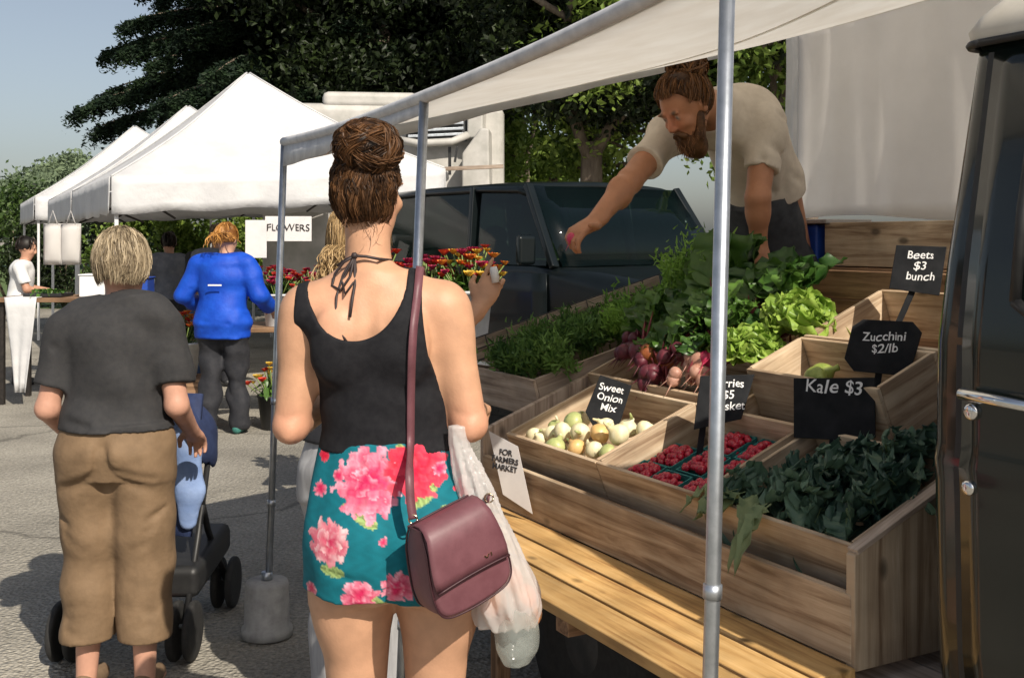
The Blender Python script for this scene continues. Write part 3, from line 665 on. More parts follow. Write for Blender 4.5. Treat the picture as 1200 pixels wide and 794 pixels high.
# ------------------------------------------------------------------ white pop-up tents
E1 = nrm(A(-.46, .89, 0)); E2 = nrm(A(.89, .46, 0)); SZ = 3.3
def tent(orig, label):
    t = thing('pop_up_tent', label, 'tent', orig+(E1+E2)*SZ/2, 'white pop-up tents in a row')
    O = np.asarray(orig, float); c = O+(E1+E2)*SZ/2
    zt = {0: 2.116, 1: 2.29, 2: 2.25, 3: 2.10}
    cor = [O, O+E2*SZ, O+(E1+E2)*SZ, O+E1*SZ]; cor = [p+Z*zt[i] for i, p in enumerate(cor)]
    pk = c+Z*3.40; mr, mv, ml = MB(), MB(), MB()
    for i in range(4):
        a, b = cor[i], cor[(i+1) % 4]; rows = []
        for j in range(13):
            k = j/12*.985+.015; row = []
            for q in range(17):
                u_ = q/16; e_ = a+(b-a)*u_; p = pk+(e_-pk)*k; p = p.copy()
                zlin = pk[2]+(e_[2]-pk[2])*k; sag = .10*math.sin(math.pi*k)*1.0+.05*k*math.sin(math.pi*u_)*math.sin(math.pi*min(1, k))
                p[2] = zlin-sag*.8; row.append(p)
            rows.append(row)
        mr.grid(rows)
        vr = []
        nrm_out = nrm((a+b)/2-c-Z*((a+b)/2-c)[2])
        for j in range(5):
            v = j/4; vr.append([a+(b-a)*(q/32)-Z*(.34*v+.012*math.sin(q*.9)*v)+nrm_out*(.012+.014*v*math.sin(q*1.15+i)) for q in range(33)])
        mv.grid(vr)
    r = mr.obj('roof', M['tent'], t, True); b_ = bmesh.new(); b_.from_mesh(r.data); bmesh.ops.remove_doubles(b_, verts=b_.verts, dist=.004); b_.to_mesh(r.data); b_.free()
    mv.obj('valance', M['tent'], t, True, solid=.004)
    for i in range(4): MB().tube([pk+(cor[i]-pk)*k+A(0, 0, -.10*math.sin(math.pi*k)*.8+.006) for k in np.linspace(.01, 1, 12)], .010, 6).obj('seam', M['tent'], t, True)
    for i in range(4):
        p = cor[i]+(c-cor[i])*.03; p[2] = cor[i][2]-.02; q = p.copy(); q[2] = 0
        MB().bar(q, p, .035, .035, E1).obj('leg', M['tentleg'], t, bevel=.003)
        d = nrm((c-cor[i])*A(1, 1, 0)); MB().tube([p-Z*.35, p+d*.9-Z*.02], .012, 8).obj('brace', M['wire'], t, True); MB().tube([p-Z*.02, p+d*.9-Z*.34], .012, 8).obj('brace', M['wire'], t, True)
    return t
M['tentleg'] = pmat('white_tent_leg', (.6, .6, .6), (.7, .7, .7), .4, 12)
t1 = tent(A(-3.64, 10, 0), 'largest white peaked tent, nearest of the three in the row')
def copy_tree(o, parent=None, shift=None):
    c = o.copy(); COL.objects.link(c); c.parent = parent
    if shift is not None: c.location = o.location+Vector(shift)
    for ch in list(o.children): copy_tree(ch, c)
    return c
for sh, lb in ((A(-1.56, 3.03, .0), 'white peaked tent in the middle of the row, partly behind the largest one'), (A(-3.4, 6.25, .05), 'farthest white tent whose peak shows just left of the middle one')):
    c = copy_tree(t1, None, sh); c['label'] = lb

# ------------------------------------------------------------------ dark four-wheel-drive car behind the stall
fx = nrm(A(.574, -.819, 0)); qy = nrm(A(-.819, -.574, 0)); P0 = A(.985, 8.45, 0)
def V_(x, y, z): return P0+fx*x+qy*y+Z*z
suv = thing('parked_car', 'dark teal boxy four-wheel-drive car parked behind the stall', 'car', P0)
def section(x, hw, z0, z1, r=.08, tuck=0):
    L = []
    for (y, z, a0) in ((hw-r, z1-r, 0), (-hw+r, z1-r, 90)):
        for q in range(0, 91, 18):
            a = math.radians(a0+q); L.append(V_(x, y+r*math.cos(a), z+r*math.sin(a)))
    L.append(V_(x, -hw+.03, z0)); L.append(V_(x, hw-.03, z0)); return L
secs = [section(x, hw, .42, z, r) for x, hw, z, r in ((-3.0, .80, 1.22, .06), (-2.92, .86, 1.34, .06), (-1.5, .88, 1.36, .06), (-.2, .88, 1.36, .06), (.05, .87, 1.345, .08), (.5, .86, 1.32, .12), (1.0, .84, 1.26, .16), (1.22, .80, 1.18, .18), (1.3, .74, 1.05, .15))]
n = len(secs[0]); mb = MB(); Vv = [p for s_ in secs for p in s_]
mb.raw(Vv, [(i*n+k, i*n+(k+1) % n, (i+1)*n+(k+1) % n, (i+1)*n+k) for i in range(len(secs)-1) for k in range(n)]+[tuple(range(n)), tuple((len(secs)-1)*n+k for k in range(n))])
sb = mb.obj('body', M['suv'], suv, True)
# roof
rs = [[V_(x, y, z-(y/.8)**2*.045-(.0 if abs(y) < .79 else .03)) for y in np.linspace(-.8, .8, 13)] for x, z in ((-2.95, 1.93), (-2.85, 1.985), (-2, 2.01), (-1, 2.01), (-.5, 1.99), (-.40, 1.965))]
MB().grid(rs).obj('roof', M['suv'], suv, True, solid=.035)
def pillar(x0, y0, x1, y1, w_=.07):
    MB().bar(V_(x0, y0, 1.34), V_(x1, y1, 1.965), w_, .05, fx).obj('pillar', M['suv'], suv, bevel=.012)
for sg in (1, -1):
    pillar(.02, .84*sg, -.42, .76*sg); pillar(-1.05, .855*sg, -1.12, .77*sg, .10); pillar(-1.95, .855*sg, -1.98, .77*sg, .08); pillar(-2.86, .85*sg, -2.82, .77*sg, .14)
    for x0, x1, a in ((.0, -1.0, -.40), (-1.12, -1.9, -1.15), (-2.0, -2.8, -2.02)):
        MB().grid([[V_(x0, .856*sg, 1.355), V_(x1, .856*sg, 1.355)], [V_(a, .775*sg, 1.95), V_(x1-.02, .775*sg, 1.95)]]).obj('side_window', M['glass'], suv, solid=.005)
    for x0 in (-.02, -1.06):
        MB().grid([[V_(x0-.99*u_*.98, (.884+.002*math.sin(4*zz))*sg, zz) for u_ in np.linspace(0, 1, 6)] for zz in np.linspace(.56, 1.30, 6)]).obj('door', M['suv'], suv, True, solid=.008)
    mr = MB().board(V_(-.13, .99*sg, 1.47), qy, fx, Z, (.16, .06, .22)).obj('door_mirror', M['suv'], suv, bevel=.03)
MB().grid([[V_(.06, y, 1.345+.01*math.cos(y*1.6)) for y in np.linspace(-.8, .8, 9)], [V_(-.40, y*.93, 1.955) for y in np.linspace(-.8, .8, 9)]]).obj('windscreen', M['glass'], suv, True, solid=.006)
MB().grid([[V_(-2.90, y, 1.34) for y in np.linspace(-.76, .76, 5)], [V_(-2.86, y*.93, 1.94) for y in np.linspace(-.76, .76, 5)]]).obj('rear_window', M['glass'], suv, True, solid=.006)
for y in (-.42, .42):
    sd = SDF((-.5, -.35, .5), (.6, .35, 1.75), .03); sd.cap((-.0, 0, .75), (.35, 0, .72), .17, .16, .03, ((0, 0, 1), .5)); sd.cap((-.05, 0, .8), (-.2, 0, 1.4), .2, .17, .05, ((1, 0, .3), .4)); sd.ell((-.22, 0, 1.58), (.06, .13, .09), .02)
    sdf_obj('seat', sd, M['seat'], suv, lambda V, y=y: np.array([V_(v[0]-1.15, v[1]+y, v[2]) for v in V]))
MB().tube([V_(-.45+.19*math.cos(a)*.35, -.42+.19*math.sin(a), 1.22+.17*math.cos(a)) for a in np.linspace(0, 2*math.pi, 25)], .014, 6).obj('steering_wheel', M['black'], suv, True)
for y in (.86, -.86):
    for x in (.72, -2.2):
        c = V_(x, y, .38); ax = qy*(1 if y > 0 else -1)
        wl = MB().lathe(c-ax*.16, [(.2, 0), (.36, .0), (.385, .03), (.385, .17), (.36, .2), (.22, .2)], 28, ax).obj('wheel', M['rubber'], suv, True)
        MB().lathe(c+ax*.02, [(.23, 0), (.22, .02), (.1, .01), (.05, .03)], 24, ax).obj('rim', M['steel'], wl, True)
for y in (-.6, .6): MB().lathe(V_(1.26, y, .98), [(.12, 0), (.12, .05), (.08, .07)], 20, fx).obj('headlight', M['chrome'], suv, True)
MB().board(V_(1.38, 0, .62), qy, fx, Z, (1.7, .12, .18)).obj('bumper', M['black'], suv, bevel=.03)
MB().tube([V_(.1, -.1, 1.37), V_(.05, -.42, 1.42), V_(-.02, -.66, 1.5)], .008, 6).obj('wiper', M['black'], suv, True)

# ------------------------------------------------------------------ white camper behind the tents
cp = thing('camper_van', 'white camper with a dark slatted vent seen above the stall', 'camper', W(455, 280, 15.5))
def K(px, py, d=15.0): return W(px, py, d)
MB().board(A(-1.85, 16.0, 1.95), (1, .12, 0), (-.12, 1, 0), Z, (3.3, 2.0, 2.9)).obj('body', M['camper'], cp, bevel=.12)
MB().board(A(-2.0, 15.6, 3.45), (1, .12, 0), (-.12, 1, 0), Z, (1.3, 1.2, .22)).obj('roof_pod', M['camper'], cp, bevel=.08)
mb = MB()
for k in range(5): mb.bar(K(478, 134+6.5*k, 14.72), K(543, 131+6.5*k, 14.88), .05, .035)
mb.obj('vent_slats', M['steel'], cp, bevel=.004)
MB().board((K(478, 148, 14.8)+K(545, 146, 14.95))/2, K(545, 146, 14.95)-K(478, 148, 14.8), Z, (0, 1, 0), (.83, .46, .05)).obj('vent_box', M['grille'], cp, bevel=.01)
MB().tube([K(462, 163, 14.6), K(490, 168, 14.5), K(530, 166, 14.5), K(548, 158, 14.6)], .05, 8).obj('vent_lip', M['camper'], cp, True)
MB().prism([K(541, 232, 14.7), K(574, 232, 14.7), K(573, 150, 14.7), K(563, 150, 14.7), K(541, 180, 14.7)], A(.05, .8, 0)).obj('cab_wing', M['camper'], cp, bevel=.03)
MB().prism([K(547, 162, 14.85), K(566, 162, 14.85), K(566, 125, 14.85), K(547, 125, 14.85)], A(.05, .5, 0)).obj('mast_box', M['camper'], cp, bevel=.03)
MB().bar(K(520, 198, 14.3), K(590, 195, 14.3), .05, .05).obj('awning_arm', M['oldwood'], cp, bevel=.005)
MB().bar(K(527, 172, 14.6), K(527, 205, 14.6), .04, .03).bar(K(536, 172, 14.5), K(533, 190, 14.5), .05, .03).obj('bracket', M['black'], cp, bevel=.005)
MB().board(K(420, 190, 14.65), (1, .12, 0), Z, (0, 1, 0), (.9, .5, .03)).obj('window', M['glass'], cp, bevel=.03)
o = MB().prism([K(364, 154, 14.9), K(379, 154, 14.9), K(377, 132, 14.9), K(366, 130, 14.9)], A(.02, .4, 0)).obj('rolled_tarp', M['orange'], None, bevel=.04, origin=K(371, 154, 15)); tag(o, 'small orange brown tarp bundle on top of the camper roof', 'tarp')

# ------------------------------------------------------------------ trees
M['cedar'] = leafmat('cedar_needles', (.008, .018, .010), (.026, .048, .018), .6, .12, .2, 2)
M['darkleaf'] = leafmat('dark_leaves', (.007, .013, .005), (.030, .048, .012), .5, .2, .3, 1.2)  # shade within the tree crowns is put into this low leaf colour
M['midleaf'] = leafmat('mid_leaves', (.035, .07, .016), (.10, .16, .035), .5, .3, .3, 1.2)
M['limeleaf'] = leafmat('lime_leaves', (.11, .18, .03), (.28, .37, .075), .5, .35, .3, 1.2)
M['farleaf'] = leafmat('hazy_far_leaves', (.13, .175, .11), (.26, .33, .19), .8, .3, .1, .4)  # distance haze is put into the lightened leaf colour
def branchy(mb, p, d, L, r, depth, tips, spread=.6):
    pts, q = [p], p.copy(); n = 5
    for i in range(n):
        d = nrm(d+rng.normal(size=3)*.10+A(0, 0, .03)); q = q+d*L/n; pts.append(q)
    mb.tube(pts, list(np.linspace(r, r*.6, n+1)), 8, cap=False)
    if depth == 0: tips.append((pts[-1], d)); tips.append((pts[-3], d)); return
    for k in range(3 if depth > 1 else 4):
        branchy(mb, pts[-1-(k % 2)], nrm(d+rng.normal(size=3)*spread), L*.68, r*.6, depth-1, tips, spread)
def broadleaf(base, h, spread, mat, label, n, leaf, trunk_r=.2, clump=.7, name='leafy_tree', group='leafy trees behind the market', trunk_h=None, lean=(0, 0), depth=3, extra=None):
    t = thing(name, label, 'tree', base, group); base = np.asarray(base, float)
    mb = MB(); tips = []; th = trunk_h or h*.3
    top = base+A(lean[0], lean[1], th)
    mb.tube([base+(top-base)*f+A(rng.normal()*.05, rng.normal()*.05, 0)*(0 < f < 1) for f in np.linspace(0, 1, 6)], list(np.linspace(trunk_r*1.25, trunk_r*.8, 6)), 12, cap=False)
    for k in range(5):
        a = 2*math.pi*(k+rng.random()*.5)/5; branchy(mb, top-Z*rng.random()*th*.2, nrm(A(math.cos(a)*.75*spread, math.sin(a)*.75*spread, .9)), (h-th)*.42, trunk_r*.5, depth-1, tips)
    mb.obj('trunk', M['bark'], t, True)
    cs = np.array([p for p, d in tips])
    if extra is not None: cs = np.concatenate([cs, extra])
    k = rng.integers(0, len(cs), n); rad = rng.uniform(.5, 1.2, len(cs))*clump
    g_ = rng.normal(size=(n, 3)); g_ /= np.linalg.norm(g_, axis=1)[:, None]; g_ *= (rng.random(n)**.45)[:, None]*rad[k][:, None]*A(1, 1, .75)
    pts = cs[k]+g_
    ct = rng.random(len(cs))*.55+.1
    V, Fc, ti = leaf_cloud(pts, leaf, np.clip(ct[k]+rng.normal(size=n)*.18, 0, 1))
    mesh_obj('crown', V, Fc, mat, t, False, {'tint': ti}); return t
def cedar(base, h, label, n_b=60, trunk_r=.35, zlo=2.6, reach=5.0):
    t = thing('cedar_tree', label, 'tree', base); base = np.asarray(base, float); mb = MB()
    mb.tube([base+Z*h*f for f in np.linspace(0, 1, 10)], list(np.linspace(trunk_r*1.2, .05, 10)), 12, cap=False)
    P, TI = [], []; Vn = []
    for b in range(n_b):
        z = zlo+(h-zlo)*(b/n_b)**1.15; a = b*2.399+rng.normal()*.3; L = reach*(1-(z/h)**1.5)*rng.uniform(.7, 1.1)+.4
        d = A(math.cos(a), math.sin(a), 0); sd_ = A(-d[1], d[0], 0); pts = []
        for f in np.linspace(0, 1, 9): pts.append(base+Z*z+d*L*f+Z*(L*.16*f-L*.30*f*f)+sd_*.06*math.sin(5*f+b))
        mb.tube(pts, list(np.linspace(.07*L/4, .008, 9)), 6, cap=False)
        m = int(L*20)
        for q in range(m):
            f = rng.uniform(.12, 1)**.8; c = np.array([np.interp(f, np.linspace(0, 1, 9), [p[i] for p in pts]) for i in range(3)])
            side = rng.choice([-1, 1]); wl = (.3+L*.20)*(1-f*.72)*rng.uniform(.5, 1.15)
            dirn = nrm(sd_*side+d*rng.uniform(.5, 1.1)+Z*rng.uniform(-.25, .05)); ns = 26
            k = np.linspace(.02, 1, ns)[:, None]; tw = c+dirn*wl*k-Z*(.5*wl*k**2)
            tw = np.repeat(tw, 3, 0)+rng.normal(size=(ns*3, 3))*A(.035, .035, .022)-Z*np.abs(rng.normal(size=(ns*3, 1)))*.13
            P.append(tw); TI.append(np.full(len(tw), rng.random()*.7)+rng.normal(size=len(tw))*.12)
    mb.obj('trunk', M['bark'], t, True)
    P = np.concatenate(P); V, Fc, ti = leaf_cloud(P, .055, np.clip(np.concatenate(TI), 0, 1), .5, .35, .25)
    mesh_obj('crown', V, Fc, M['cedar'], t, False, {'tint': ti}); return t
cedar(A(-4.6, 23.5, 0), 17, 'tall dark cedar with drooping boughs spreading over the white tents', 170, .30, 4.3, 4.7)
def blob(px0, px1, py0, py1, d0, d1, n):
    return np.array([W(rng.uniform(px0, px1), rng.uniform(py0, py1), rng.uniform(d0, d1)) for _ in range(n)])
broadleaf(A(-1.3, 22.5, 0), 11, 1.0, M['darkleaf'], 'broad dark leafy tree filling the top behind the camper', 150000, .078, .3, .95, extra=np.concatenate([blob(330, 660, -60, 105, 20, 24, 130), blob(560, 700, -60, 90, 20, 24, 40)]))
broadleaf(A(1.3, 16.5, 0), 8.5, .9, M['darkleaf'], 'dark leafy tree with a pale mottled trunk behind the car', 85000, .066, .19, .72, trunk_h=3.0, lean=(-.1, 0), extra=np.concatenate([blob(640, 830, -40, 120, 15.2, 18.5, 80), blob(600, 680, -60, 60, 16, 18.5, 26)]))
broadleaf(A(4.2, 15.5, 0), 7.5, 1.0, M['limeleaf'], 'sunlit green tree between the man and the white curtain', 34000, .06, .16, .7, extra=blob(840, 960, 20, 190, 14.5, 16.5, 40))
broadleaf(A(.1, 25.5, 0), 6.2, .9, M['limeleaf'], 'bright yellow green tree just above the car roof', 22000, .085, .18, .8, extra=blob(570, 660, 140, 230, 25, 28, 30))
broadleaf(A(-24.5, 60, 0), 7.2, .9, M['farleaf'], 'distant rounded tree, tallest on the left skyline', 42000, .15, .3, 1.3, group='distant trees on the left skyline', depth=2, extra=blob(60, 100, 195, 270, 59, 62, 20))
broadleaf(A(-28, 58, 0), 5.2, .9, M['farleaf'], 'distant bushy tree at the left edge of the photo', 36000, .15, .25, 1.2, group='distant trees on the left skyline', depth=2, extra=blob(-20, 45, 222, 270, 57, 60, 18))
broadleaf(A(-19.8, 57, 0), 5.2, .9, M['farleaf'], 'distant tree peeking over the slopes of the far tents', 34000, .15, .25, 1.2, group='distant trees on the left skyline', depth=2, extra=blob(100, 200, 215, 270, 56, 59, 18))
# shrubs behind the tents
def shrub(base, w_, h_, mat, label, n=5000):
    t = thing('garden_shrub', label, 'shrub', base, 'shrubs behind the tents'); base = np.asarray(base, float); mb = MB(); tips = []
    for k in range(6):
        a = k*1.05; d = nrm(A(math.cos(a)*.5, math.sin(a)*.5, 1)); e_ = base+d*h_*.75; mb.tube([base, (base+e_)/2+rng.normal(size=3)*.05, e_], [.03, .02, .01], 6); tips.append(e_)
    mb.obj('stems', M['bark'], t, True)
    cs = base+rng.uniform(-.5, .5, (14, 3))*A(w_, w_*.6, h_*.9)+Z*h_*.55
    k = rng.integers(0, 14, n); g_ = rng.normal(size=(n, 3))*.19*A(w_*.5, w_*.4, h_*.5)
    ct = rng.random(14)*.6; V, Fc, ti = leaf_cloud(cs[k]+g_, .06, np.clip(ct[k]+rng.normal(size=n)*.2, 0, 1)); V[:, 2] = np.maximum(V[:, 2], .02)
    mesh_obj('foliage', V, Fc, mat, t, False, {'tint': ti})
for i, (px, d, w_, h_, mt, lb) in enumerate((
    (158, 21, 1.6, 2.3, 'limeleaf', 'lime green shrub showing left of the blue jacket'), (215, 22, 1.7, 2.4, 'midleaf', 'mid green shrub behind the dark dressed shoppers'),
    (275, 21.5, 1.6, 2.2, 'limeleaf', 'yellow green shrub directly behind the ginger head'), (335, 22, 1.6, 2.3, 'midleaf', 'green shrub behind the stall notice'), (10, 26, 2.4, 2.6, 'midleaf', 'green shrub at the far left behind the man in white'), (75, 25, 2.2, 2.4, 'darkleaf', 'dark shrub behind the hanging white bags'))):
    shrub(A((px-CX)*d/F, d, 0), w_, h_, M[mt], lb)
# ------------------------------------------------------------------ greens
class LS:
    def __init__(s): s.V = []; s.F = []; s.T = []; s.n = 0
    def leaf(s, p, d, up, L, w_, droop=.3, ruf=0, stem=.2, tint=.5, nu=8, nv=5, cup=.15, fr=9, stemw=.006):
        p, d = np.asarray(p, float), nrm(d); sd = np.cross(d, up); sd = nrm(sd) if np.linalg.norm(sd) > 1e-6 else A(1, 0, 0); up = np.cross(sd, d)
        ph = rng.uniform(0, 6.28); V = []
        for i in range(nu):
            f = i/(nu-1); c = p+d*L*f*(1-.15*f)-Z*droop*L*f*f
            if f <= stem: wd = stemw
            else:
                q = (f-stem)/(1-stem); wd = max(stemw*.6, w_*(math.sin(math.pi*min(1, q**.75*.97+.03))**.7))
            for j in range(nv):
                v = -1+2*j/(nv-1); e_ = abs(v)
                V.append(c+sd*v*wd/2+up*(cup*wd*e_*e_+ruf*e_*(math.sin(fr*f*2+ph+v*2)+.5*math.sin(fr*5*f+ph*2))*(wd > stemw*1.5))+d*ruf*.6*e_*math.sin(fr*3*f+ph*3+v))
        s.V += V
        for i in range(nu-1):
            for j in range(nv-1):
                a = s.n+i*nv+j; s.F.append((a, a+1, a+nv+1, a+nv))
        s.T += [float(np.clip(tint+rng.normal()*.12, 0, 1))]*len(V); s.n += len(V); return s
    def frond(s, p, d, L, n=40, size=.02, tint=.5, droop=.35, spread=.35):
        """feathery carrot or fennel top: a thin stalk with many hair-fine leaflets"""
        d = nrm(d); pts = []
        for k in range(n):
            f = rng.uniform(.25, 1); c = p+d*L*f-Z*droop*L*f*f; q = c+rng.normal(size=3)*L*spread*.28*f
            e_ = nrm(d*.7+rng.normal(size=3)*.8+Z*.2)*size*rng.uniform(.7, 1.5); sd = nrm(np.cross(e_, rng.normal(size=3)))*size*.19
            s.V += [q-sd, q+sd, q+e_+sd*.3, q+e_-sd*.3]; s.F.append((s.n, s.n+1, s.n+2, s.n+3)); s.n += 4; s.T += [float(np.clip(tint+rng.normal()*.2, 0, 1))]*4
        s.leaf(p, d, Z, L*.9, .004, droop, 0, 0, tint, 5, 2, 0, 1, .004); return s
    def obj(s, name, mat, parent=None, origin=None):
        return mesh_obj(name, np.array(s.V), np.array(s.F), mat, parent, True, {'tint': np.array(s.T)}, 0, origin)
M['kale'] = leafmat('kale_leaf', (.022, .060, .042), (.12, .20, .125), .5, .15, .45, 40)
M['kalepale'] = leafmat('kale_underside', (.10, .16, .06), (.30, .36, .18), .5, .3, .4, 60)
M['lettuce'] = leafmat('lettuce_leaf', (.15, .30, .03), (.48, .64, .13), .4, .38, .5, 40)
M['chard'] = leafmat('beet_leaf', (.024, .075, .012), (.11, .22, .036), .4, .25, .5, 40)
M['carrot'] = leafmat('carrot_top', (.075, .18, .025), (.27, .46, .08), .55, .35, .3, 60)
M['dill'] = leafmat('fennel_frond', (.032, .085, .02), (.15, .27, .06), .6, .3, .3, 60)
M['beet'] = pmat('beet_skin', (.055, .008, .016), (.13, .016, .03), .5, 40, bump=.4, bscale=80)
M['golden'] = pmat('golden_beet_skin', (.24, .065, .02), (.36, .11, .035), .5, 40, bump=.3)
M['pinkbeet'] = pmat('pink_beet_skin', (.36, .17, .12), (.50, .28, .21), .5, 40, bump=.3)
M['radish'] = pmat('radish_skin', (.42, .02, .07), (.55, .05, .12), .4, 30)
M['stalk'] = pmat('red_stalk', (.16, .02, .03), (.24, .05, .05), .5, 60)
M['gstalk'] = pmat('green_stalk', (.10, .16, .03), (.20, .26, .07), .5, 60)
M['onion'] = pmat('onion_skin', (.62, .54, .30), (.80, .74, .52), .6, 30, stretch=(1, 1, .3), bump=.15)
M['gonion'] = pmat('green_onion_skin', (.30, .36, .12), (.48, .50, .22), .4, 14, bump=.15)
M['yonion'] = pmat('tan_onion_skin', (.62, .36, .12), (.75, .50, .22), .4, 14, bump=.15)
M['squash'] = pmat('squash_skin', (.16, .22, .035), (.34, .40, .09), .4, 26, bump=.2)
M['berry'] = pmat('berry_red', (.30, .006, .02), (.55, .02, .05), .3, 70, coat=.2)
M['pulp'] = pmat('teal_berry_basket', (.015, .13, .12), (.03, .20, .18), .85, 60, bump=.5)

def root_shape(mb, c, tail, r, tl, el=1.0):
    """round root: crown, shoulder, body, tail"""
    c = np.asarray(c, float); tail = nrm(tail); pr = []
    for k in np.linspace(0, 1, 12):
        a = math.pi*k; pr.append((max(.12*r, r*math.sin(a)*(1+.05*math.sin(7*k))), -r*el*math.cos(a)))
    pr[0] = (.3*r, -r*el*.95); pr = pr[:-1]+[(.10*r, r*el*1.15), (.05*r, r*el+tl*.5), (.02*r, r*el+tl)]
    mb.lathe(c, pr, 14, tail)
def bunch(name, label, cat, P, a, b, c, mat, leafm, stalkm, n=5, r=.032, ll=.36, lw=.085, el=1.0, tail=.05, fd=None, grp=None, lean=0, ruf=.008, feath=False, droop=.25):
    t = thing(name, label, cat, P(a, b, c), grp)
    for k in range(n):
        q = P(a+rng.uniform(-.055, .055), b+rng.uniform(-.035, .035), c+rng.uniform(-.005, .035)+.012*(k % 2)); tl = nrm(-VV*.8+U*rng.uniform(-.5, .5)-Z*.35)
        mb = MB(); root_shape(mb, q, tl, r*rng.uniform(.8, 1.15), tail, el); ro = mb.obj('root', mat, t, True)
    cb = P(a, b+.05, c+.03); st = MB(); ls = LS()
    ll *= .78
    for k in range(n*3):
        d = nrm(VV*rng.uniform(.1, .7)+Z*rng.uniform(.5, 1.0)+U*(rng.uniform(-.75, .45)+lean)); L = ll*rng.uniform(.7, 1.15); o = cb+rng.normal(size=3)*.014
        st.tube([o-d*.05, o+d*L*.22, o+d*L*.45-Z*droop*L*.2], [.0045, .004, .002], 5)
        if feath: ls.frond(o+d*L*.2, d, L*.9, 60, .022, rng.random(), droop)
        else: ls.leaf(o+d*L*.30-Z*droop*L*.09, d, nrm(Z-VV*.6), L*.75, lw*rng.uniform(.8, 1.35), droop*1.3, ruf*1.5, .06, rng.random(), 14, 9, .25, 7)
    st.obj('stalks', stalkm, t, True); ls.obj('leaves', leafm, t); return t
P = CR['beet']; G = 'root vegetable bunches in the wide crate'
bunch('beet_bunch', 'bunch of dark purple red beets, leftmost beside the orange ones', 'beets', P, .22, .10, .03, M['beet'], M['chard'], M['stalk'], 7, .028, .36, grp=G)
bunch('beet_bunch', 'bunch of golden orange beets lying between dark purple ones', 'beets', P, .33, .12, .03, M['golden'], M['chard'], M['gstalk'], 4, .032, .38, grp=G)
bunch('beet_bunch', 'bunch of maroon beets at the front edge behind the onions', 'beets', P, .36, .04, -.005, M['beet'], M['chard'], M['stalk'], 7, .026, .30, grp=G)
bunch('beet_bunch', 'bunch of pale pink beets with white tails next to the steel pole', 'beets', P, .52, .13, .03, M['pinkbeet'], M['chard'], M['stalk'], 5, .033, .40, .09, grp=G)
bunch('beet_bunch', 'bunch of small deep red beets between the golden and pink ones', 'beets', P, .43, .13, .05, M['beet'], M['chard'], M['stalk'], 7, .025, .20, grp=G)
bunch('beet_bunch', 'bunch of small pale pink roots lowest beside the berry sign', 'beets', P, .56, .05, .01, M['pinkbeet'], M['chard'], M['stalk'], 7, .024, .18, grp=G)
bunch('beet_bunch', 'bunch of purple beets nearest the carrot tops', 'beets', P, .12, .13, .03, M['beet'], M['chard'], M['stalk'], 7, .025, .20, grp=G)
bunch('radish_bunch', 'bunch of bright pink radishes half hidden behind the pole', 'radishes', P, .60, .14, .04, M['radish'], M['chard'], M['stalk'], 6, .022, .30, .06, grp=G)
bunch('beet_bunch', 'tall bunch of beets whose big leaves arch up highest of all the greens', 'beets', P, .34, .34, .03, M['beet'], M['chard'], M['stalk'], 6, .03, .50, .14, grp=G, droop=.12, lean=-.35)
bunch('beet_bunch', 'leafy mid green bunch with red stalks in the middle of the wide crate', 'beets', P, .48, .36, .03, M['beet'], M['chard'], M['stalk'], 5, .03, .42, .12, grp=G, droop=.2)
bunch('beet_bunch', 'leafy dark green bunch with purple roots behind the lettuces', 'beets', P, .62, .38, .03, M['beet'], M['chard'], M['stalk'], 6, .03, .40, .13, grp=G, droop=.2)
bunch('carrot_bunch', 'bunch of orange carrots with bright feathery tops beside the beets', 'carrots', P, .08, .34, .05, M['golden'], M['carrot'], M['gstalk'], 6, .013, .34, .05, 3.2, .05, grp=G, feath=True)
bunch('carrot_bunch', 'farther bunch of carrots with lacy green tops next to the left wall', 'carrots', P, .10, .46, .05, M['golden'], M['carrot'], M['gstalk'], 6, .013, .34, .05, 3.2, .05, grp=G, feath=True)
def lettuce(p, r, label, lean, n=34):
    t = thing('lettuce_head', label, 'lettuce', p, 'lettuce heads in the wide crate'); ls = LS(); rb = LS()
    for k in range(n):
        a = k*2.399; e_ = (k/n); d = nrm(A(math.cos(a), math.sin(a), 0)*(1-.75*e_)+Z*(.15+.9*e_)+lean)
        ls.leaf(np.asarray(p)+d*.01, d, Z if e_ < .8 else A(0, -1, 0), r*rng.uniform(.85, 1.15), r*1.05, .10+.15*(1-e_), r*.10, .04, .25+.5*rng.random()+.2*(1-e_), 22, 13, .30, 8, .02)
        rb.leaf(np.asarray(p)+d*.012+Z*.001, d, Z, r*.6, .010, .12, 0, 0, .9, 5, 3, 0, 1, .010)
    rb.obj('rib', M['kalepale'], t); ls.obj('leaves', M['lettuce'], t)
lettuce(P(.69, .20, .03), .145, 'smaller frilly lettuce head at the crate corner nearest the berry sign', A(.1, -.5, .1))
lettuce(P(.745, .36, .05), .18, 'large bright lettuce head leaning against the sunlit crate wall', A(.2, -.45, .25))
lettuce(P(.64, .46, .03), .14, 'lettuce head tucked behind the two front ones', A(.0, -.2, .3))
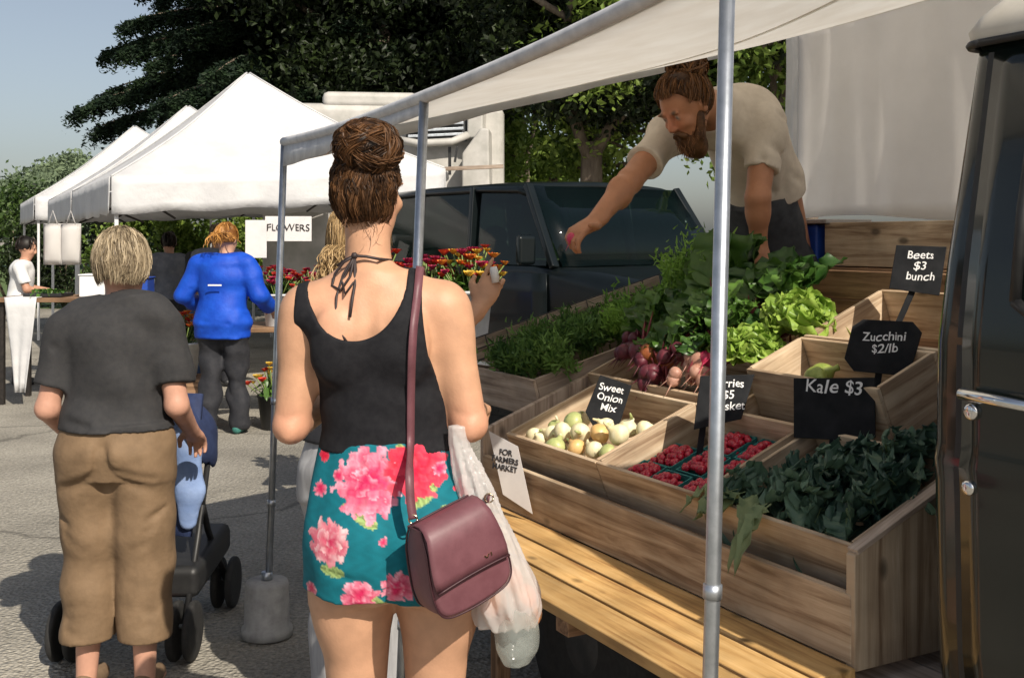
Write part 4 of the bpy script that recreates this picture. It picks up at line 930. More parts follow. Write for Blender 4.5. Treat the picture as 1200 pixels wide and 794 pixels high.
# feathery greens in the herb crate
P = CR['herb']
def feather(a, b, c, label, n=18, ll=.185, mat='dill', nf=120):
    t = thing('fennel_bunch', label, 'greens', P(a, b, c), 'feathery bunches in the herb crate'); ls = LS(); mb = MB()
    for k in range(n):
        o = P(a+rng.normal()*.03, b+rng.normal()*.03, c); d = nrm(Z*rng.uniform(.4, 1)+U*rng.normal()*.45-N*rng.uniform(-.3, .5)); L = ll*rng.uniform(.7, 1.1)
        mb.tube([o-Z*.03, o+d*L*.5-Z*.1*L], [.006, .003], 5); ls.frond(o, d, L, nf, .026, rng.random(), .35, .5)
    mb.obj('stalks', M['gstalk'], t, True); ls.obj('fronds', M[mat], t)
for i, (a, b, lb, mt) in enumerate(((.30, .03, 'dark fennel fronds nearest the woman\'s elbow', 'dill'), (.42, .13, 'second fennel bunch from the near end, against the rack wall', 'dill'), (.18, .26, 'fennel bunch beside the white clip of the wire rack', 'dill'), (.34, .36, 'dense dark fennel bunch in the middle of the herb crate', 'dill'), (.20, .46, 'fennel bunch along the wire rack, mid crate', 'dill'), (.40, .52, 'brighter dill bunch just below the purple beets', 'carrot'), (.26, .64, 'light green dill bunch past the middle of the herb crate', 'carrot'), (.42, .70, 'light green dill bunch touching the carrot tops', 'carrot'), (.26, .82, 'farthest light green bunch at the top end of the herb crate', 'carrot'))):
    feather(a, b, -.03, lb, mat=mt)
# kale
P = CR['kale']
def kale(a, b, c, dirv, label, n=15, L=.145):
    t = thing('kale_bunch', label, 'kale', P(a, b, c), 'kale bunches in the front crate'); ls = LS(); rb = LS()
    for k in range(n):
        d = nrm(np.asarray(dirv)+rng.normal(size=3)*.45+Z*.3); o = P(a, b, c)+VV*.04-Z*.035+rng.normal(size=3)*.025; Lk = L*rng.uniform(.7, 1.2)
        dr = rng.uniform(.1, .45); ti = rng.random()
        ls.leaf(o, d, nrm(Z+rng.normal(size=3)*.3), Lk, .064*rng.uniform(.8, 1.3), dr*.8, .0110, .14, ti, 30, 11, .42, 11, .008)
        rb.leaf(o+Z*.002, d, Z, Lk*.9, .007, dr, 0, 0, .4, 6, 2, 0, 1, .007)
    rb.obj('rib', M['kalepale'], t); ls.obj('leaves', M['kale'], t)
for a, b, c, d, lb in ((.10, .10, -.02, -U*.2-VV*.5, 'kale bunch hanging over the front edge by the steel pole'), (.14, .22, .0, -VV*.6+U*.2, 'kale bunch along the left wall of its crate'), (.20, .31, -.02, -U*.1+Z*.3-VV*.5, 'upright blue green kale bunch under the kale sign'),
                       (.28, .14, .0, -VV*.7+U*.1, 'kale bunch at the middle of the front edge'), (.30, .26, .02, -VV*.5+U*.4, 'broad frilly kale bunch in the crate centre'), (.40, .13, -.01, -VV*.6+U*.1, 'kale bunch close to the end panel front'), (.42, .24, .01, U*.1-VV*.5+Z*.2, 'kale bunch rising against the end panel'), (.38, .33, .01, U*.2+Z*.4-VV*.4, 'kale bunch at the back corner beside the cab')):
    kale(a, b, c, d, lb)
t = thing('kale_leaf', 'pale kale leaf dangling over the middle of the crate front', 'kale leaf', P(.22, -.02, 0), 'loose pale kale leaves')
ls = LS(); q = P(.215, .03, .02)
for k in range(2): ls.leaf(q+U*.012*k, nrm(-VV+U*.1*k+Z*.1), Z, .15, .045, .75, .010, .12, .7, 11, 7, .2, 12)
ls.obj('blade', M['kalepale'], t)
t = thing('kale_leaf', 'pale curly kale leaves spilling out just right of the pole', 'kale leaf', P(.06, -.02, 0), 'loose pale kale leaves')
ls = LS()
for k in range(5): ls.leaf(P(.02+.03*k, .05, .015), nrm(-VV+U*rng.normal()*.4+Z*.25), Z, .12, .05, .5, .012, .12, .6, 10, 7, .2, 12)
ls.obj('blade', M['kalepale'], t)
# onions
P = CR['onion']
k = 0; lab = {'onion': 'pale cream fresh onion lying in the left front crate', 'gonion': 'greenish onion among the cream ones in the left front crate', 'yonion': 'tan skinned onion among the cream ones in the left front crate'}
for a, b, c, r, mt in ((.06, .07, -.035, .030, 'onion'), (.12, .06, -.03, .026, 'onion'), (.07, .15, -.04, .027, 'gonion'), (.17, .17, -.015, .036, 'gonion'), (.15, .09, -.02, .028, 'onion'), (.21, .10, -.01, .034, 'onion'), (.25, .04, -.03, .037, 'gonion'), (.29, .12, -.01, .033, 'onion'), (.33, .07, -.03, .030, 'yonion'), (.36, .15, -.015, .034, 'yonion'), (.40, .09, -.035, .030, 'onion'), (.44, .17, -.015, .036, 'onion'), (.46, .10, -.04, .030, 'gonion'), (.40, .23, -.03, .032, 'onion'), (.48, .24, -.03, .033, 'onion'), (.30, .21, -.03, .030, 'onion'), (.10, .24, -.05, .03, 'onion'), (.22, .24, -.045, .03, 'onion')):
    o = thing('onion', lab[mt], 'onion', P(a, b, c), 'onions in the left front crate'); mb = MB(); ax = nrm(rng.normal(size=3)+Z*.8)
    pr = [(r*.12, -r*.85)]+[(r*math.sin(q)*(1 if q < 1.6 else .96), -r*.85*math.cos(q)) for q in np.linspace(.25, 2.6, 10)]+[(r*.28, r*.95), (r*.2, r*1.25)]
    mb.lathe(P(a, b, c), pr, 18, ax); mb.obj('bulb', M[mt], o, True)
    m2 = MB(); m2.tube([P(a, b, c)+ax*r*1.1, P(a, b, c)+ax*r*1.7+rng.normal(size=3)*.008], [r*.2, r*.10], 8); m2.obj('stem', M['gonion' if rng.random() < .5 else 'onion'], o, True)
    q_ = LS()
    for j in range(5): q_.leaf(P(a, b, c)-ax*r*.8, nrm(-ax+rng.normal(size=3)*.8), Z, r*.7, .002, .3, 0, 0, .8, 4, 2, 0, 1, .002)
    q_.obj('roots', M['kalepale'], o)
# squash
P = CR['squash']; lab = ['plump green squash nearest the berry sign', 'green squash lying across the others', 'small green squash at the crate front', 'green squash half hidden by the kale sign', 'green squash at the back of its crate']
for i, (a, b, c) in enumerate(((.10, .06, -.08), (.17, .10, -.055), (.22, .05, -.08), (.30, .07, -.07), (.14, .15, -.07))):
    t = thing('squash', lab[i], 'squash', P(a, b, c), 'green squash in the half empty crate'); ax = nrm(U*rng.uniform(.3, 1)+VV*rng.uniform(-1, 1)+Z*.2); r = .034
    MB().lathe(P(a, b, c)-ax*.05, [(.008, -.004)]+[(r*(.55+.45*math.sin(q*.9))*math.sin(min(math.pi, q+.25))**.5, .10*q/math.pi) for q in np.linspace(.1, 2.8, 9)]+[(.01, .105)], 16, ax).obj('body', M['squash'], t, True)
    MB().tube([P(a, b, c)-ax*.05, P(a, b, c)-ax*.085+Z*.008], [.010, .007], 7).obj('stem', M['gstalk'], t, True)
# berry baskets
P = CR['berry']; nmb = ['front left', 'front', 'x']
lb = ['berry basket in the front row, nearest the onion crate', 'berry basket in the middle of the front row', 'berry basket at the front, right behind the steel pole', 'berry basket in the second row, nearest the onion crate', 'heaped berry basket in the middle of the second row', 'berry basket in the second row beside the kale crate', 'berry basket in the back row beside the kale crate', 'berry basket in the back row under the berry sign']
for i, (a, b) in enumerate(((.085, .085), (.215, .075), (.355, .085), (.10, .20), (.24, .20), (.375, .205), (.36, .32), (.22, .32))):
    c = -.085; cc = P(a, b, c); t = thing('berry_basket', 'teal '+lb[i], 'basket', cc, 'berry baskets in the middle crate'); mb = MB(); w0, w1 = .048, .058
    def ring(z, h): return [P(a+x*h, b+y*h, c+z) for x, y in ((-1, -1), (1, -1), (1, 1), (-1, 1))]
    lv = [ring(-.035, w0), ring(.025, w1), ring(.025, w1-.004), ring(-.03, w0-.004)]; V = [p for r_ in lv for p in r_]
    mb.raw(V, [(4*j+k, 4*j+(k+1) % 4, 4*j+4+(k+1) % 4, 4*j+4+k) for j in range(3) for k in range(4)]+[(0, 3, 2, 1), (12, 13, 14, 15)]); mb.obj('tray', M['pulp'], t)
    br = MB()
    for k in range(46):
        x, y = rng.uniform(-1, 1, 2); q = P(a+x*.047, b+y*.047, c+.012+.022*(1-max(abs(x), abs(y)))+rng.uniform(0, .012)); r = .0105*rng.uniform(.85, 1.2); ax = nrm(rng.normal(size=3)+Z)
        br.lathe(q, [(r*.3, -r)]+[(r*math.sin(e_)*(1+.07*(j % 2)), -r*1.1*math.cos(e_)) for j, e_ in enumerate(np.linspace(.5, 2.7, 6))]+[(r*.25, r*1.1)], 8, ax)
    o = br.obj('berries', M['berry'], t, True); o['kind'] = 'stuff'

# ------------------------------------------------------------------ signs
def sign(pts, d, lines, label, tsize, torg, stake=None, tilt=0, name='price_sign', mat='slate', ink='chalk', grp='black chalkboard price signs', right=None, yaw=0, shear=.15, th=.007, weight=.002):
    """board outline in photo pixels on an upright plane at distance d, turned by yaw, leaning back by tilt"""
    cpx = sum(p[0] for p in pts)/len(pts); cpy = sum(p[1] for p in pts)/len(pts); c = W(cpx, cpy, d); k = d/F
    rt = A(math.cos(yaw), math.sin(yaw), 0); fw = A(-math.sin(yaw), math.cos(yaw), 0); up = nrm(Z*math.cos(tilt)+fw*math.sin(tilt)); bk = np.cross(up, rt)*-1; bk = nrm(np.cross(rt, up))*-1
    loc = lambda px, py: c+rt*((px-cpx)*k/math.cos(yaw))+up*((cpy-py)*k/math.cos(tilt))
    t = thing(name, label, 'sign', c, grp)
    MB().prism([loc(*p) for p in pts], bk*th).obj('board', M[mat], t, bevel=.0015)
    if stake:
        a, b = W(*stake[0], d), W(*stake[1], d); MB().bar(a+bk*(th+.004)+fw*0, b+bk*(th+.004), .018, .006, fw).obj('stake', M['slate'], t, bevel=.001)
    r_ = rt if right is None else nrm(rt*right[0]+up*right[1])
    text_obj('lettering', lines, tsize, loc(*torg)-bk*.0012, r_, up, M[ink], t, 'CENTER', .0005, shear, 1.0, weight*.15)
    return t
sign([(936, 447), (1017, 440), (1019, 508), (1005, 514), (938, 517)], 2.88, 'Kale $3', 'large square chalkboard reading Kale $3 above the kale crate', .050, (977, 461), ((975, 512), (972, 548)), .1, right=(1, .02), yaw=-.55)
sign([(1003, 384), (1014, 375), (1063, 376), (1072, 388), (1063, 428), (1050, 438), (1006, 436), (996, 422)], 3.0, 'Zucchini\n$2/lb', 'eight sided chalkboard reading Zucchini, stuck in the upper crate', .034, (1035, 399), ((1030, 430), (1024, 470)), .15, right=(1, .06), yaw=-.5)
sign([(1053, 287), (1106, 289), (1098, 346), (1045, 338)], 3.3, 'Beets\n$3\nbunch', 'highest chalkboard reading Beets, tilted beside the truck cab', .034, (1078, 303), ((1072, 335), (1053, 378)), .1, right=(1, -.03), yaw=-.3)
sign([(822, 441), (886, 439), (868, 490), (812, 502)], 3.2, 'Berries\n$5\nBasket', 'chalkboard behind the steel pole naming the berries', .034, (853, 454), ((825, 495), (819, 542)), .2, right=(1, .02))
sign([(704, 440), (741, 452), (723, 505), (700, 508), (686, 482)], 3.62, 'Sweet\nOnion\nMix', 'slanted chalkboard standing among the pale onions', .034, (716, 459), ((705, 505), (702, 530)), .2, right=(1, -.2))
sign([(571, 508), (606, 522), (625, 597), (590, 580)], 3.55, 'FOR\nFARMERS\nMARKET', 'white paper notice with black capitals taped to the rack corner', .026, (592, 534), None, .05, 'paper_notice', 'paper', 'ink', None, (1, -.05), -.6, 0, .001, .004)

# ------------------------------------------------------------------ flower stall behind the shoppers
M['petal'] = leafmat('flower_petals', (.45, .01, .03), (.75, .10, .03), .5, .3, .3, 30)
M['petal2'] = leafmat('orange_petals', (.60, .05, .02), (.85, .42, .05), .5, .3, .3, 30)
M['petal3'] = leafmat('magenta_petals', (.25, .01, .06), (.60, .05, .12), .5, .3, .3, 30)
M['petal4'] = leafmat('yellow_petals', (.70, .40, .03), (.85, .65, .12), .5, .3, .3, 30)
M['pail'] = pmat('white_bucket', (.55, .57, .58), (.68, .70, .71), .4, 8)
def flowers(base, label, cols, r=.15, hb=.30, n=26, pail='pail', fh=.24):
    t = thing('flower_bucket', label, 'flowers', base, 'buckets of cut flowers'); base = np.asarray(base, float)
    MB().lathe(base, [(r*.62, 0), (r*.64, .005), (r*.86, hb), (r*.9, hb), (r*.9, hb-.015), (r*.82, hb-.02), (r*.78, hb-.04)], 24).obj('bucket', M[pail], t, True)
    ls = LS(); st = MB()
    for k in range(int(n*1.7)):
        a, q = rng.uniform(0, 6.28), math.sqrt(rng.random()); p = base+Z*(hb+fh*(.9-.55*q*q)+rng.normal()*.03)+A(math.cos(a), math.sin(a), 0)*r*1.35*q
        st.tube([base+Z*hb*.6, p], .004, 5); d = nrm(p-base-Z*hb*.2); L = LS(); rr = rng.uniform(.038, .060)
        for j in range(22):
            b = j*2.399; e_ = nrm(A(math.cos(b), math.sin(b), .2+.8*(j/22))+d*.5); L.leaf(p, e_, d, rr*(1-.4*j/22), rr*.5, -.1, 0, .05, rng.random(), 4, 3, .2)
        L.obj('bloom', M[cols[k % len(cols)]], t)
        for j in range(4): ls.leaf(base+Z*hb+(p-base-Z*hb)*rng.uniform(.1, .75), nrm(rng.normal(size=3)+Z*.3), Z, .10, .035, .3, 0, .1, rng.random(), 5, 3)
    st.obj('stems', M['gstalk'], t, True); ls.obj('foliage', M['chard'], t)
def stand(x0, x1, y0, y1, z, label, mat='darkwood'):
    t = thing('display_table', label, 'table', ((x0+x1)/2, (y0+y1)/2, 0), 'plain display tables')
    MB().board(((x0+x1)/2, (y0+y1)/2, z-.02), (1, 0, 0), (0, 1, 0), Z, (x1-x0, y1-y0, .04)).obj('top', M[mat], t, bevel=.004)
    for x in (x0+.05, x1-.05):
        for y in (y0+.05, y1-.05): MB().bar((x, y, 0), (x, y, z-.04), .045, .045, (1, 0, 0)).obj('leg', M[mat], t, bevel=.003)
stand(-1.05, .12, 6.05, 6.65, .93, 'wooden flower table between the shoppers and the dark car')
flowers((-.24, 6.25, .93), 'white bucket of crimson and yellow flowers near the pointing hand', ['petal3', 'petal', 'petal2', 'petal4'], .15, .33, 34, fh=.22)
flowers((-.48, 6.3, .93), 'bucket of magenta and red flowers just behind the canopy pole', ['petal3', 'petal'], .13, .28, 24)
flowers((-.80, 6.3, .93), 'bucket of orange and red flowers right beside the woman\'s neck', ['petal2', 'petal'], .15, .33, 34)
stand(-2.95, -1.3, 9.3, 10.0, .80, 'wooden flower table under the largest tent')
flowers((-2.02, 9.5, .80), 'bucket of red flowers in front of the stall notice', ['petal', 'petal3'], .16, .28, 30)
flowers((-1.72, 9.6, .80), 'bucket of dark red flowers at the right end of the tent table', ['petal3', 'petal'], .16, .25, 30, 'black')
flowers((-2.72, 9.1, .42), 'bucket of scarlet flowers low beside the blue jacket', ['petal', 'petal2'], .17, .28, 30)
MB2 = MB().board((-2.72, 9.1, .21), (1, 0, 0), (0, 1, 0), Z, (.42, .42, .41)).obj('wooden_crate', M['darkwood'], None, bevel=.005, origin=(-2.72, 9.1, 0)); tag(MB2, 'dark upturned box under the scarlet flowers', 'crate')
flowers((-1.95, 9.0, .0), 'floor bucket of mixed flowers beneath the tent table', ['petal', 'petal4'], .15, .28, 20, 'black')
t = thing('stall_notice', 'pale hanging notice with grey capitals under the largest tent', 'sign', (-2.2, 10.6, 1.6))
c = W(338, 268, 10.6); MB().board(c, (1, .1, 0), Z, (-.1, 1, 0), (.44, .24, .01)).obj('board', M['paper'], t, bevel=.002)
text_obj('lettering', 'FLOWERS', .095, c+A(0, -.012, -.02), (1, .1, 0), Z, M['wire'], t)
c = W(300, 280, 10.5); MB().board(c, (1, .1, 0), Z, (-.1, 1, 0), (.20, .36, .01)).obj('side_sheet', M['paper'], t, bevel=.002)
# left stall under the tents
t = thing('market_table', 'table with a white cloth hanging to a point at the far left', 'table', (-4.45, 10.4, 0))
MB().board((-4.2, 10.6, .98), (1, 0, 0), (0, 1, 0), Z, (1.3, .7, .04)).obj('top', M['darkwood'], t, bevel=.004)
for x in (-4.78, -3.62):
    for y in (10.32, 10.88): MB().bar((x, y, 0), (x, y, .96), .045, .045, (1, 0, 0)).obj('leg', M['wire'], t)
MB().grid([[A(-4.72+.30*u_+(.13 if False else 0)+(.10*(1-2*u_)*v), 10.235+.012*math.sin(u_*14+v*4)*v, 1.006-.88*v) for u_ in np.linspace(0, 1, 14)] for v in np.linspace(0, 1, 10)]).grid([[A(-4.72+.3*u_, y, 1.006+.001*math.sin(u_*9)) for u_ in np.linspace(0, 1, 14)] for y in (10.235, 10.9)]).obj('cloth', M['tent'], t, True, solid=.004)
for x, lb_, s_, mt in ((-3.95, 'white carton on the far left table', (.34, .3, .2), 'white'), (-3.62, 'blue crate at the end of the far left table', (.28, .3, .17), 'blue')):
    o = MB().board((x, 10.6, 1.001+s_[2]/2), (1, .1, 0), (-.1, 1, 0), Z, s_).board((x, 10.6, 1.001+s_[2]+.008), (1, .1, 0), (-.1, 1, 0), Z, (s_[0]+.02, s_[1]+.02, .014)).obj('storage_box', M[mt], None, bevel=.012, origin=(x, 10.6, 1.0)); tag(o, lb_, 'box', 'boxes on the far left table')
t = thing('herb_tray', 'tray of green herbs on the far left table beside the man in white', 'herbs', (-4.42, 10.5, 1.01)); ls = LS()
for k in range(60): ls.leaf((-4.42+rng.normal()*.08, 10.5+rng.normal()*.07, 1.03), nrm(rng.normal(size=3)*.7+Z), Z, .11, .04, .4, .004, .2, rng.random(), 5, 3)
MB().board((-4.42, 10.5, 1.02), (1, 0, 0), (0, 1, 0), Z, (.36, .3, .03)).obj('tray', M['black'], t, bevel=.004); ls.obj('leaves', M['chard'], t)
for i, (px, w_, lb_) in enumerate(((62, .20, 'white cloth bag hanging leftmost under the far tents'), (83, .22, 'white cloth bag hanging under the far tents next to the dark leg'))):
    c = W(px, 286, 11.8); o = thing('hanging_bag', lb_, 'bag', c, 'white bags hung under the tents')
    MB().grid([[c+A(w_*(u_-.5), .05*math.sin(u_*math.pi)*sg*math.sin(v*math.pi)**.5, .22-.44*v) for u_ in np.linspace(0, 1, 8)] for sg in (1, -1) for v in np.linspace(0, 1, 8)]).obj('sack', M['curtain'], o, True, solid=.004)
    MB().tube([c+A(-.05, 0, .21), c+A(0, 0, .36), c+A(.05, 0, .21)], .006, 6).obj('handle', M['curtain'], o, True)
t = thing('cool_box', 'red cool box beyond the grey haired woman\'s shoulder', 'cool box', (-4.25, 13, 0)); MB().board((-4.25, 13, .68), (1, 0, 0), (0, 1, 0), Z, (.5, .4, .62)).obj('body', pmat('red_plastic', (.30, .015, .02), (.38, .03, .03), .4), t, bevel=.03)
MB().board((-4.25, 13, 1.03), (1, 0, 0), (0, 1, 0), Z, (.54, .44, .07)).obj('lid', M['white'], t, bevel=.02); MB().board((-4.25, 13, .185), (1, 0, 0), (0, 1, 0), Z, (.6, .5, .36)).obj('base', M['wire'], t, bevel=.01)

# ------------------------------------------------------------------ pushchair
st = thing('pushchair', 'black framed pushchair with navy hood and pale blue blanket', 'pushchair', (-1.33, 4.3, 0)); M['navy'] = pmat('navy_fabric', (.012, .022, .07), (.02, .035, .10), .8, 30, bump=.3, bscale=60)
M['pale'] = pmat('pale_blue_cloth', (.18, .27, .50), (.26, .36, .60), .85, 14, bump=.5, bscale=18, bdist=.01)
xc = -1.42
for sx in (-1, 1):
    x = xc+sx*.215
    MB().tube([(x, 4.05, .915), (x, 4.16, .72), (x, 4.36, .40), (x, 4.64, .12)], .013, 10).obj('push_bar', M['black'], st, True); MB().tube([(x, 4.05, .12), (x, 4.22, .40), (x, 4.40, .74)], .012, 10).obj('frame', M['black'], st, True)
    for y, r in ((4.05, .108), (4.64, .105)):
        for dx in (-.03, .03):
            wl = MB().lathe((x+dx-.012, y, r+.002), [(r*.72, 0), (r*.95, 0), (r, .006), (r, .018), (r*.95, .024), (r*.72, .024)], 24, (1, 0, 0)).obj('wheel', M['rubber'], st, True)
            MB().lathe((x+dx-.010, y, r+.002), [(.01, 0), (r*.74, .004), (r*.74, .016), (.01, .02)], 16, (1, 0, 0)).obj('hub', M['wire'], wl, True)
MB().tube([(xc-.215, 4.05, .91), (xc-.1, 4.01, .93), (xc+.1, 4.01, .93), (xc+.215, 4.05, .91)], .016, 10).obj('handle', M['black'], st, True)
MB().tube([(xc-.25, 4.05, .127), (xc+.25, 4.05, .127)], .009, 8).obj('axle', M['steel'], st, True); MB().tube([(xc-.25, 4.64, .122), (xc+.25, 4.64, .122)], .009, 8).obj('axle', M['steel'], st, True)
MB().board((xc+.14, 4.06, .16), (1, 0, 0), (0, 1, 0), Z, (.06, .05, .03)).obj('brake_pedal', pmat('red_pedal', (.35, .02, .02), None, .5), st, bevel=.006)
MB().board((xc+.1, 4.35, .29), (1, 0, 0), (0, 1, .1), Z, (.3, .5, .12)).obj('basket', M['black'], st, bevel=.03)
G = []
for j in range(9):
    v = j/8; G.append([A(xc-.2+.4*u_, 4.18+.16*v+.035*math.sin(u_*math.pi), .42+.52*v) for u_ in np.linspace(0, 1, 9)])
MB().grid(G).obj('back_rest', M['navy'], st, True, solid=.02)
sd = SDF((xc-.3, 3.95, .45), (xc+.35, 4.85, 1.1), .012); sd.ell((xc, 4.38, .73), (.245, .27, .22), 0); q = SDF((xc-.3, 3.95, .45), (xc+.35, 4.85, 1.1), .012); q.ell((xc, 4.42, .66), (.225, .25, .20), 0); sd.d = np.maximum(sd.d, -q.d); sd.cut((xc, 4.5, .58), (0, .55, -1)); sd.wr(.006, 30, 3)
sdf_obj('hood', sd, M['navy'], st)
sd = SDF((xc-.05, 3.9, .3), (xc+.36, 4.5, 1.05), .010); sd.chain([A(xc+.17, 4.12, .92), A(xc+.205, 4.15, .78), A(xc+.20, 4.16, .60), A(xc+.19, 4.17, .48)], [.035, .05, .052, .045], .03, ((0, 1, 0), .55)); sd.wr(.007, 35, 5, 6, (1.2, 1, .4)); sdf_obj('blanket', sd, M['pale'], st)
# ------------------------------------------------------------------ people
def maxf(sd, f):
    x, y, z = sd.pts((slice(None),)*3); sd.d = np.maximum(sd.d, np.broadcast_to(f(x, y, z), sd.d.shape)).astype(np.float32); return sd
def union(a, b, k=0):
    w = (slice(None),)*3; a.merge(w, b.d, k, 'u'); return a
def hand(P, w, d, nb, th, curl=.5, sc=1.0, point=False):
    """palm, four unequal bent fingers, thumb from the side near the palm's base. nb: back of the hand, th: thumb side"""
    w = np.asarray(w, float); d, nb = nrm(d), nrm(nb); nb = nrm(nb-d*(nb@d)); th = np.asarray(th, float); s_ = nrm(np.cross(d, nb)); s_ = s_ if s_@th > 0 else -s_
    P.ell(w+d*.045*sc, (.052*sc, .040*sc, .017*sc), .012, [d, s_, nb]); P.cap(w-d*.03*sc, w+d*.03*sc, .026*sc, .028*sc, .015, (nb, .7))
    for i, (o, L) in enumerate(((.030, .070), (.010, .078), (-.010, .072), (-.029, .058))):
        p = w+d*.080*sc+s_*o*sc; e_ = d.copy(); cu = curl*(.9+.15*i)*(.1 if point and i == 0 else 1)
        P.cap(w+d*.05*sc+s_*o*sc*.9, p, .010*sc, .0095*sc, .005)
        for j, f in enumerate((.45, .32, .23)):
            a = cu*(.7 if j == 0 else 1); e_ = nrm(e_*math.cos(a)-nb*math.sin(a)*1.0) if True else e_
            nb_ = nb; q = p+e_*L*f*sc; P.cap(p, q, (.0095-.0008*j)*sc, (.0088-.0008*j)*sc, .003); p = q
            nb = nrm(nb_-e_*(nb_@e_)) if abs(nb_@e_) < .98 else nb_
        nb = nrm(np.cross(s_, d)) if np.cross(s_, d)@nb_ > 0 or j < 0 else nrm(-np.cross(s_, d))
        nb = NB0 if False else nb
    p = w+d*.02*sc+s_*.032*sc; q = p+nrm(d*.75+s_*.6-nb*.35)*.038*sc; r_ = q+nrm(d*.9+s_*.1-nb*.55)*.032*sc
    P.cap(p, q, .013*sc, .011*sc, .008); P.cap(q, r_, .0105*sc, .009*sc, .003)
def head(P, c, f, up, sc=1.0, beard=False):
    c = np.asarray(c, float); f = nrm(f); up = np.asarray(up, float); up = nrm(up-f*(up@f)); r = np.cross(f, up); q = lambda a, b, d: c+(r*a+f*b+up*d)*sc
    R = [r, f, up]
    P.ell(q(0, -.008, .02), np.array((.075, .094, .100))*sc, .02, R); P.ell(q(0, .030, -.055), np.array((.056, .062, .062))*sc, .03, R)
    P.ell(q(0, .055, -.095), np.array((.026, .026, .022))*sc, .02, R)
    for s_ in (-1, 1):
        P.ell(q(.032*s_, .083, .010), np.array((.017, .016, .011))*sc, .012, R, 's'); P.ell(q(.032*s_, .074, .010), np.array((.013, .013, .011))*sc, .004, R)
        P.ell(q(.034*s_, .082, .030), np.array((.024, .010, .007))*sc, .012, R); P.ell(q(.040*s_, .066, -.022), np.array((.022, .02, .018))*sc, .02, R)
        P.ell(q(.076*s_, -.008, -.004), np.array((.010, .020, .031))*sc, .006, R)
    P.cap(q(0, .086, .016), q(0, .106, -.020), .009*sc, .013*sc, .010); P.ell(q(0, .098, -.026), np.array((.018, .012, .009))*sc, .008, R)
    P.ell(q(0, .084, -.052), np.array((.024, .012, .006))*sc, .006, R); P.ell(q(0, .083, -.063), np.array((.020, .012, .007))*sc, .006, R)
    return [(q(.032, .087, .010), .010*sc, (.35, .30, .27)), (q(-.032, .087, .010), .010*sc, (.35, .30, .27)), (q(.032, .089, .009), .006*sc, (.02, .015, .01)), (q(-.032, .089, .009), .006*sc, (.02, .015, .01)), (q(0, .094, -.057), .017*sc, (.36, .13, .10)), (q(.034, .092, .034), .012*sc, (.10, .06, .035)), (q(-.034, .092, .034), .012*sc, (.10, .06, .035))]
def skin(base, spots=(), seed=0, flush=()):
    base = A(*base)
    def f(V):
        n = .5+.5*np.sin(V[:, 0]*31+2*np.sin(V[:, 2]*17+seed))*np.sin(V[:, 2]*23+V[:, 1]*29)
        c = base*(1+.05*(n[:, None]-.5))
        for p, r, k in flush:
            w_ = np.exp(-((V-p)**2).sum(1)/r**2)[:, None]; c = c*(1-w_)+A(*k)*w_
        for p, r, k in spots:
            w_ = np.clip(1.6-((V-p)**2).sum(1)**.5/r*1.1, 0, 1)[:, None]; c = c*(1-w_)+A(*k)*w_
        return c
    return f
M['skin'] = colmat('skin', .5, .0, .22, 190, .32, mott=.09)
def hairmat(name, ca, cb, rough=.38):
    m = leafmat(name, ca, cb, .5, .12, .3, 90); return m
def on_ell(c, r, az, el): return np.asarray(c)+np.asarray(r)*np.stack([np.cos(el)*np.cos(az), np.cos(el)*np.sin(az), np.sin(el)], -1)
def hair_obj(name, base, paths, widths, tints, mat, parent, xf=None, cut=None):
    V, Fc = base.mesh(); R, F2, t2 = ribbons(paths, widths, tints)
    V2 = np.concatenate([V, R]); 
    if xf is not None: V2 = xf(V2)
    o = mesh_obj(name, V2, np.concatenate([Fc, F2+len(V)]), mat, parent, True, {'tint': np.concatenate([.12+.1*np.sin(V[:, 2]*90+V[:, 0]*60), t2])}); return o
def short_hair(c, r, f_az, n=900, wave=.010, length=1.0, w_=.004, dark=.3, lowel=-.75, face_gap=.75, h=.008):
    """strands from the crown falling round the head, kept off the face"""
    c, r = np.asarray(c, float), np.asarray(r, float); P_, Wd, Ti = [], [], []
    for k in range(n):
        if k % 14 == 0: az0, e00, ph0, t0_, l0 = rng.uniform(0, 2*math.pi), rng.uniform(.1, 1.5), rng.uniform(0, 6.28), np.clip(dark+rng.normal()*.22, 0, 1), rng.uniform(.5, 1.2); lift = rng.random()
        az = az0+rng.normal()*.10; front = math.cos(az-f_az); lo = lowel if front < .35 else (.15 if front > face_gap else -.25)
        e0 = e00+rng.normal()*.08; e1 = max(lo+rng.normal()*.05, e0-length*l0*rng.uniform(.85, 1.1)); m = 11; t_ = np.linspace(0, 1, m)
        ph = ph0+rng.normal()*.3; el = e0+(e1-e0)*t_; a2 = az+rng.normal()*.08*t_+wave*9*np.sin(t_*7+ph)*.6*t_
        p = on_ell(c, r*(1+.02+.09*lift+.03*rng.random()+.06*wave/.01*t_[:, None]**2*rng.random()), a2, el); p[:, 2] += wave*np.sin(t_*9+ph)*.6
        P_.append(p); Wd.append(w_*rng.uniform(.6, 1.3)); Ti.append(np.clip(t0_+rng.normal()*.14, 0, 1))
    b = SDF(c-r*1.5-.05, c+r*1.5+.05, h); b.ell(c, r*1.02, 0)
    face = A(math.cos(f_az), math.sin(f_az), 0)
    b.cut(c+face*r[1]*.62-Z*0, nrm(face*1.0-Z*.55)); b.cut(c-Z*r[2]*abs(math.sin(lowel))*1.0, -Z)
    return b, P_, Wd, Ti

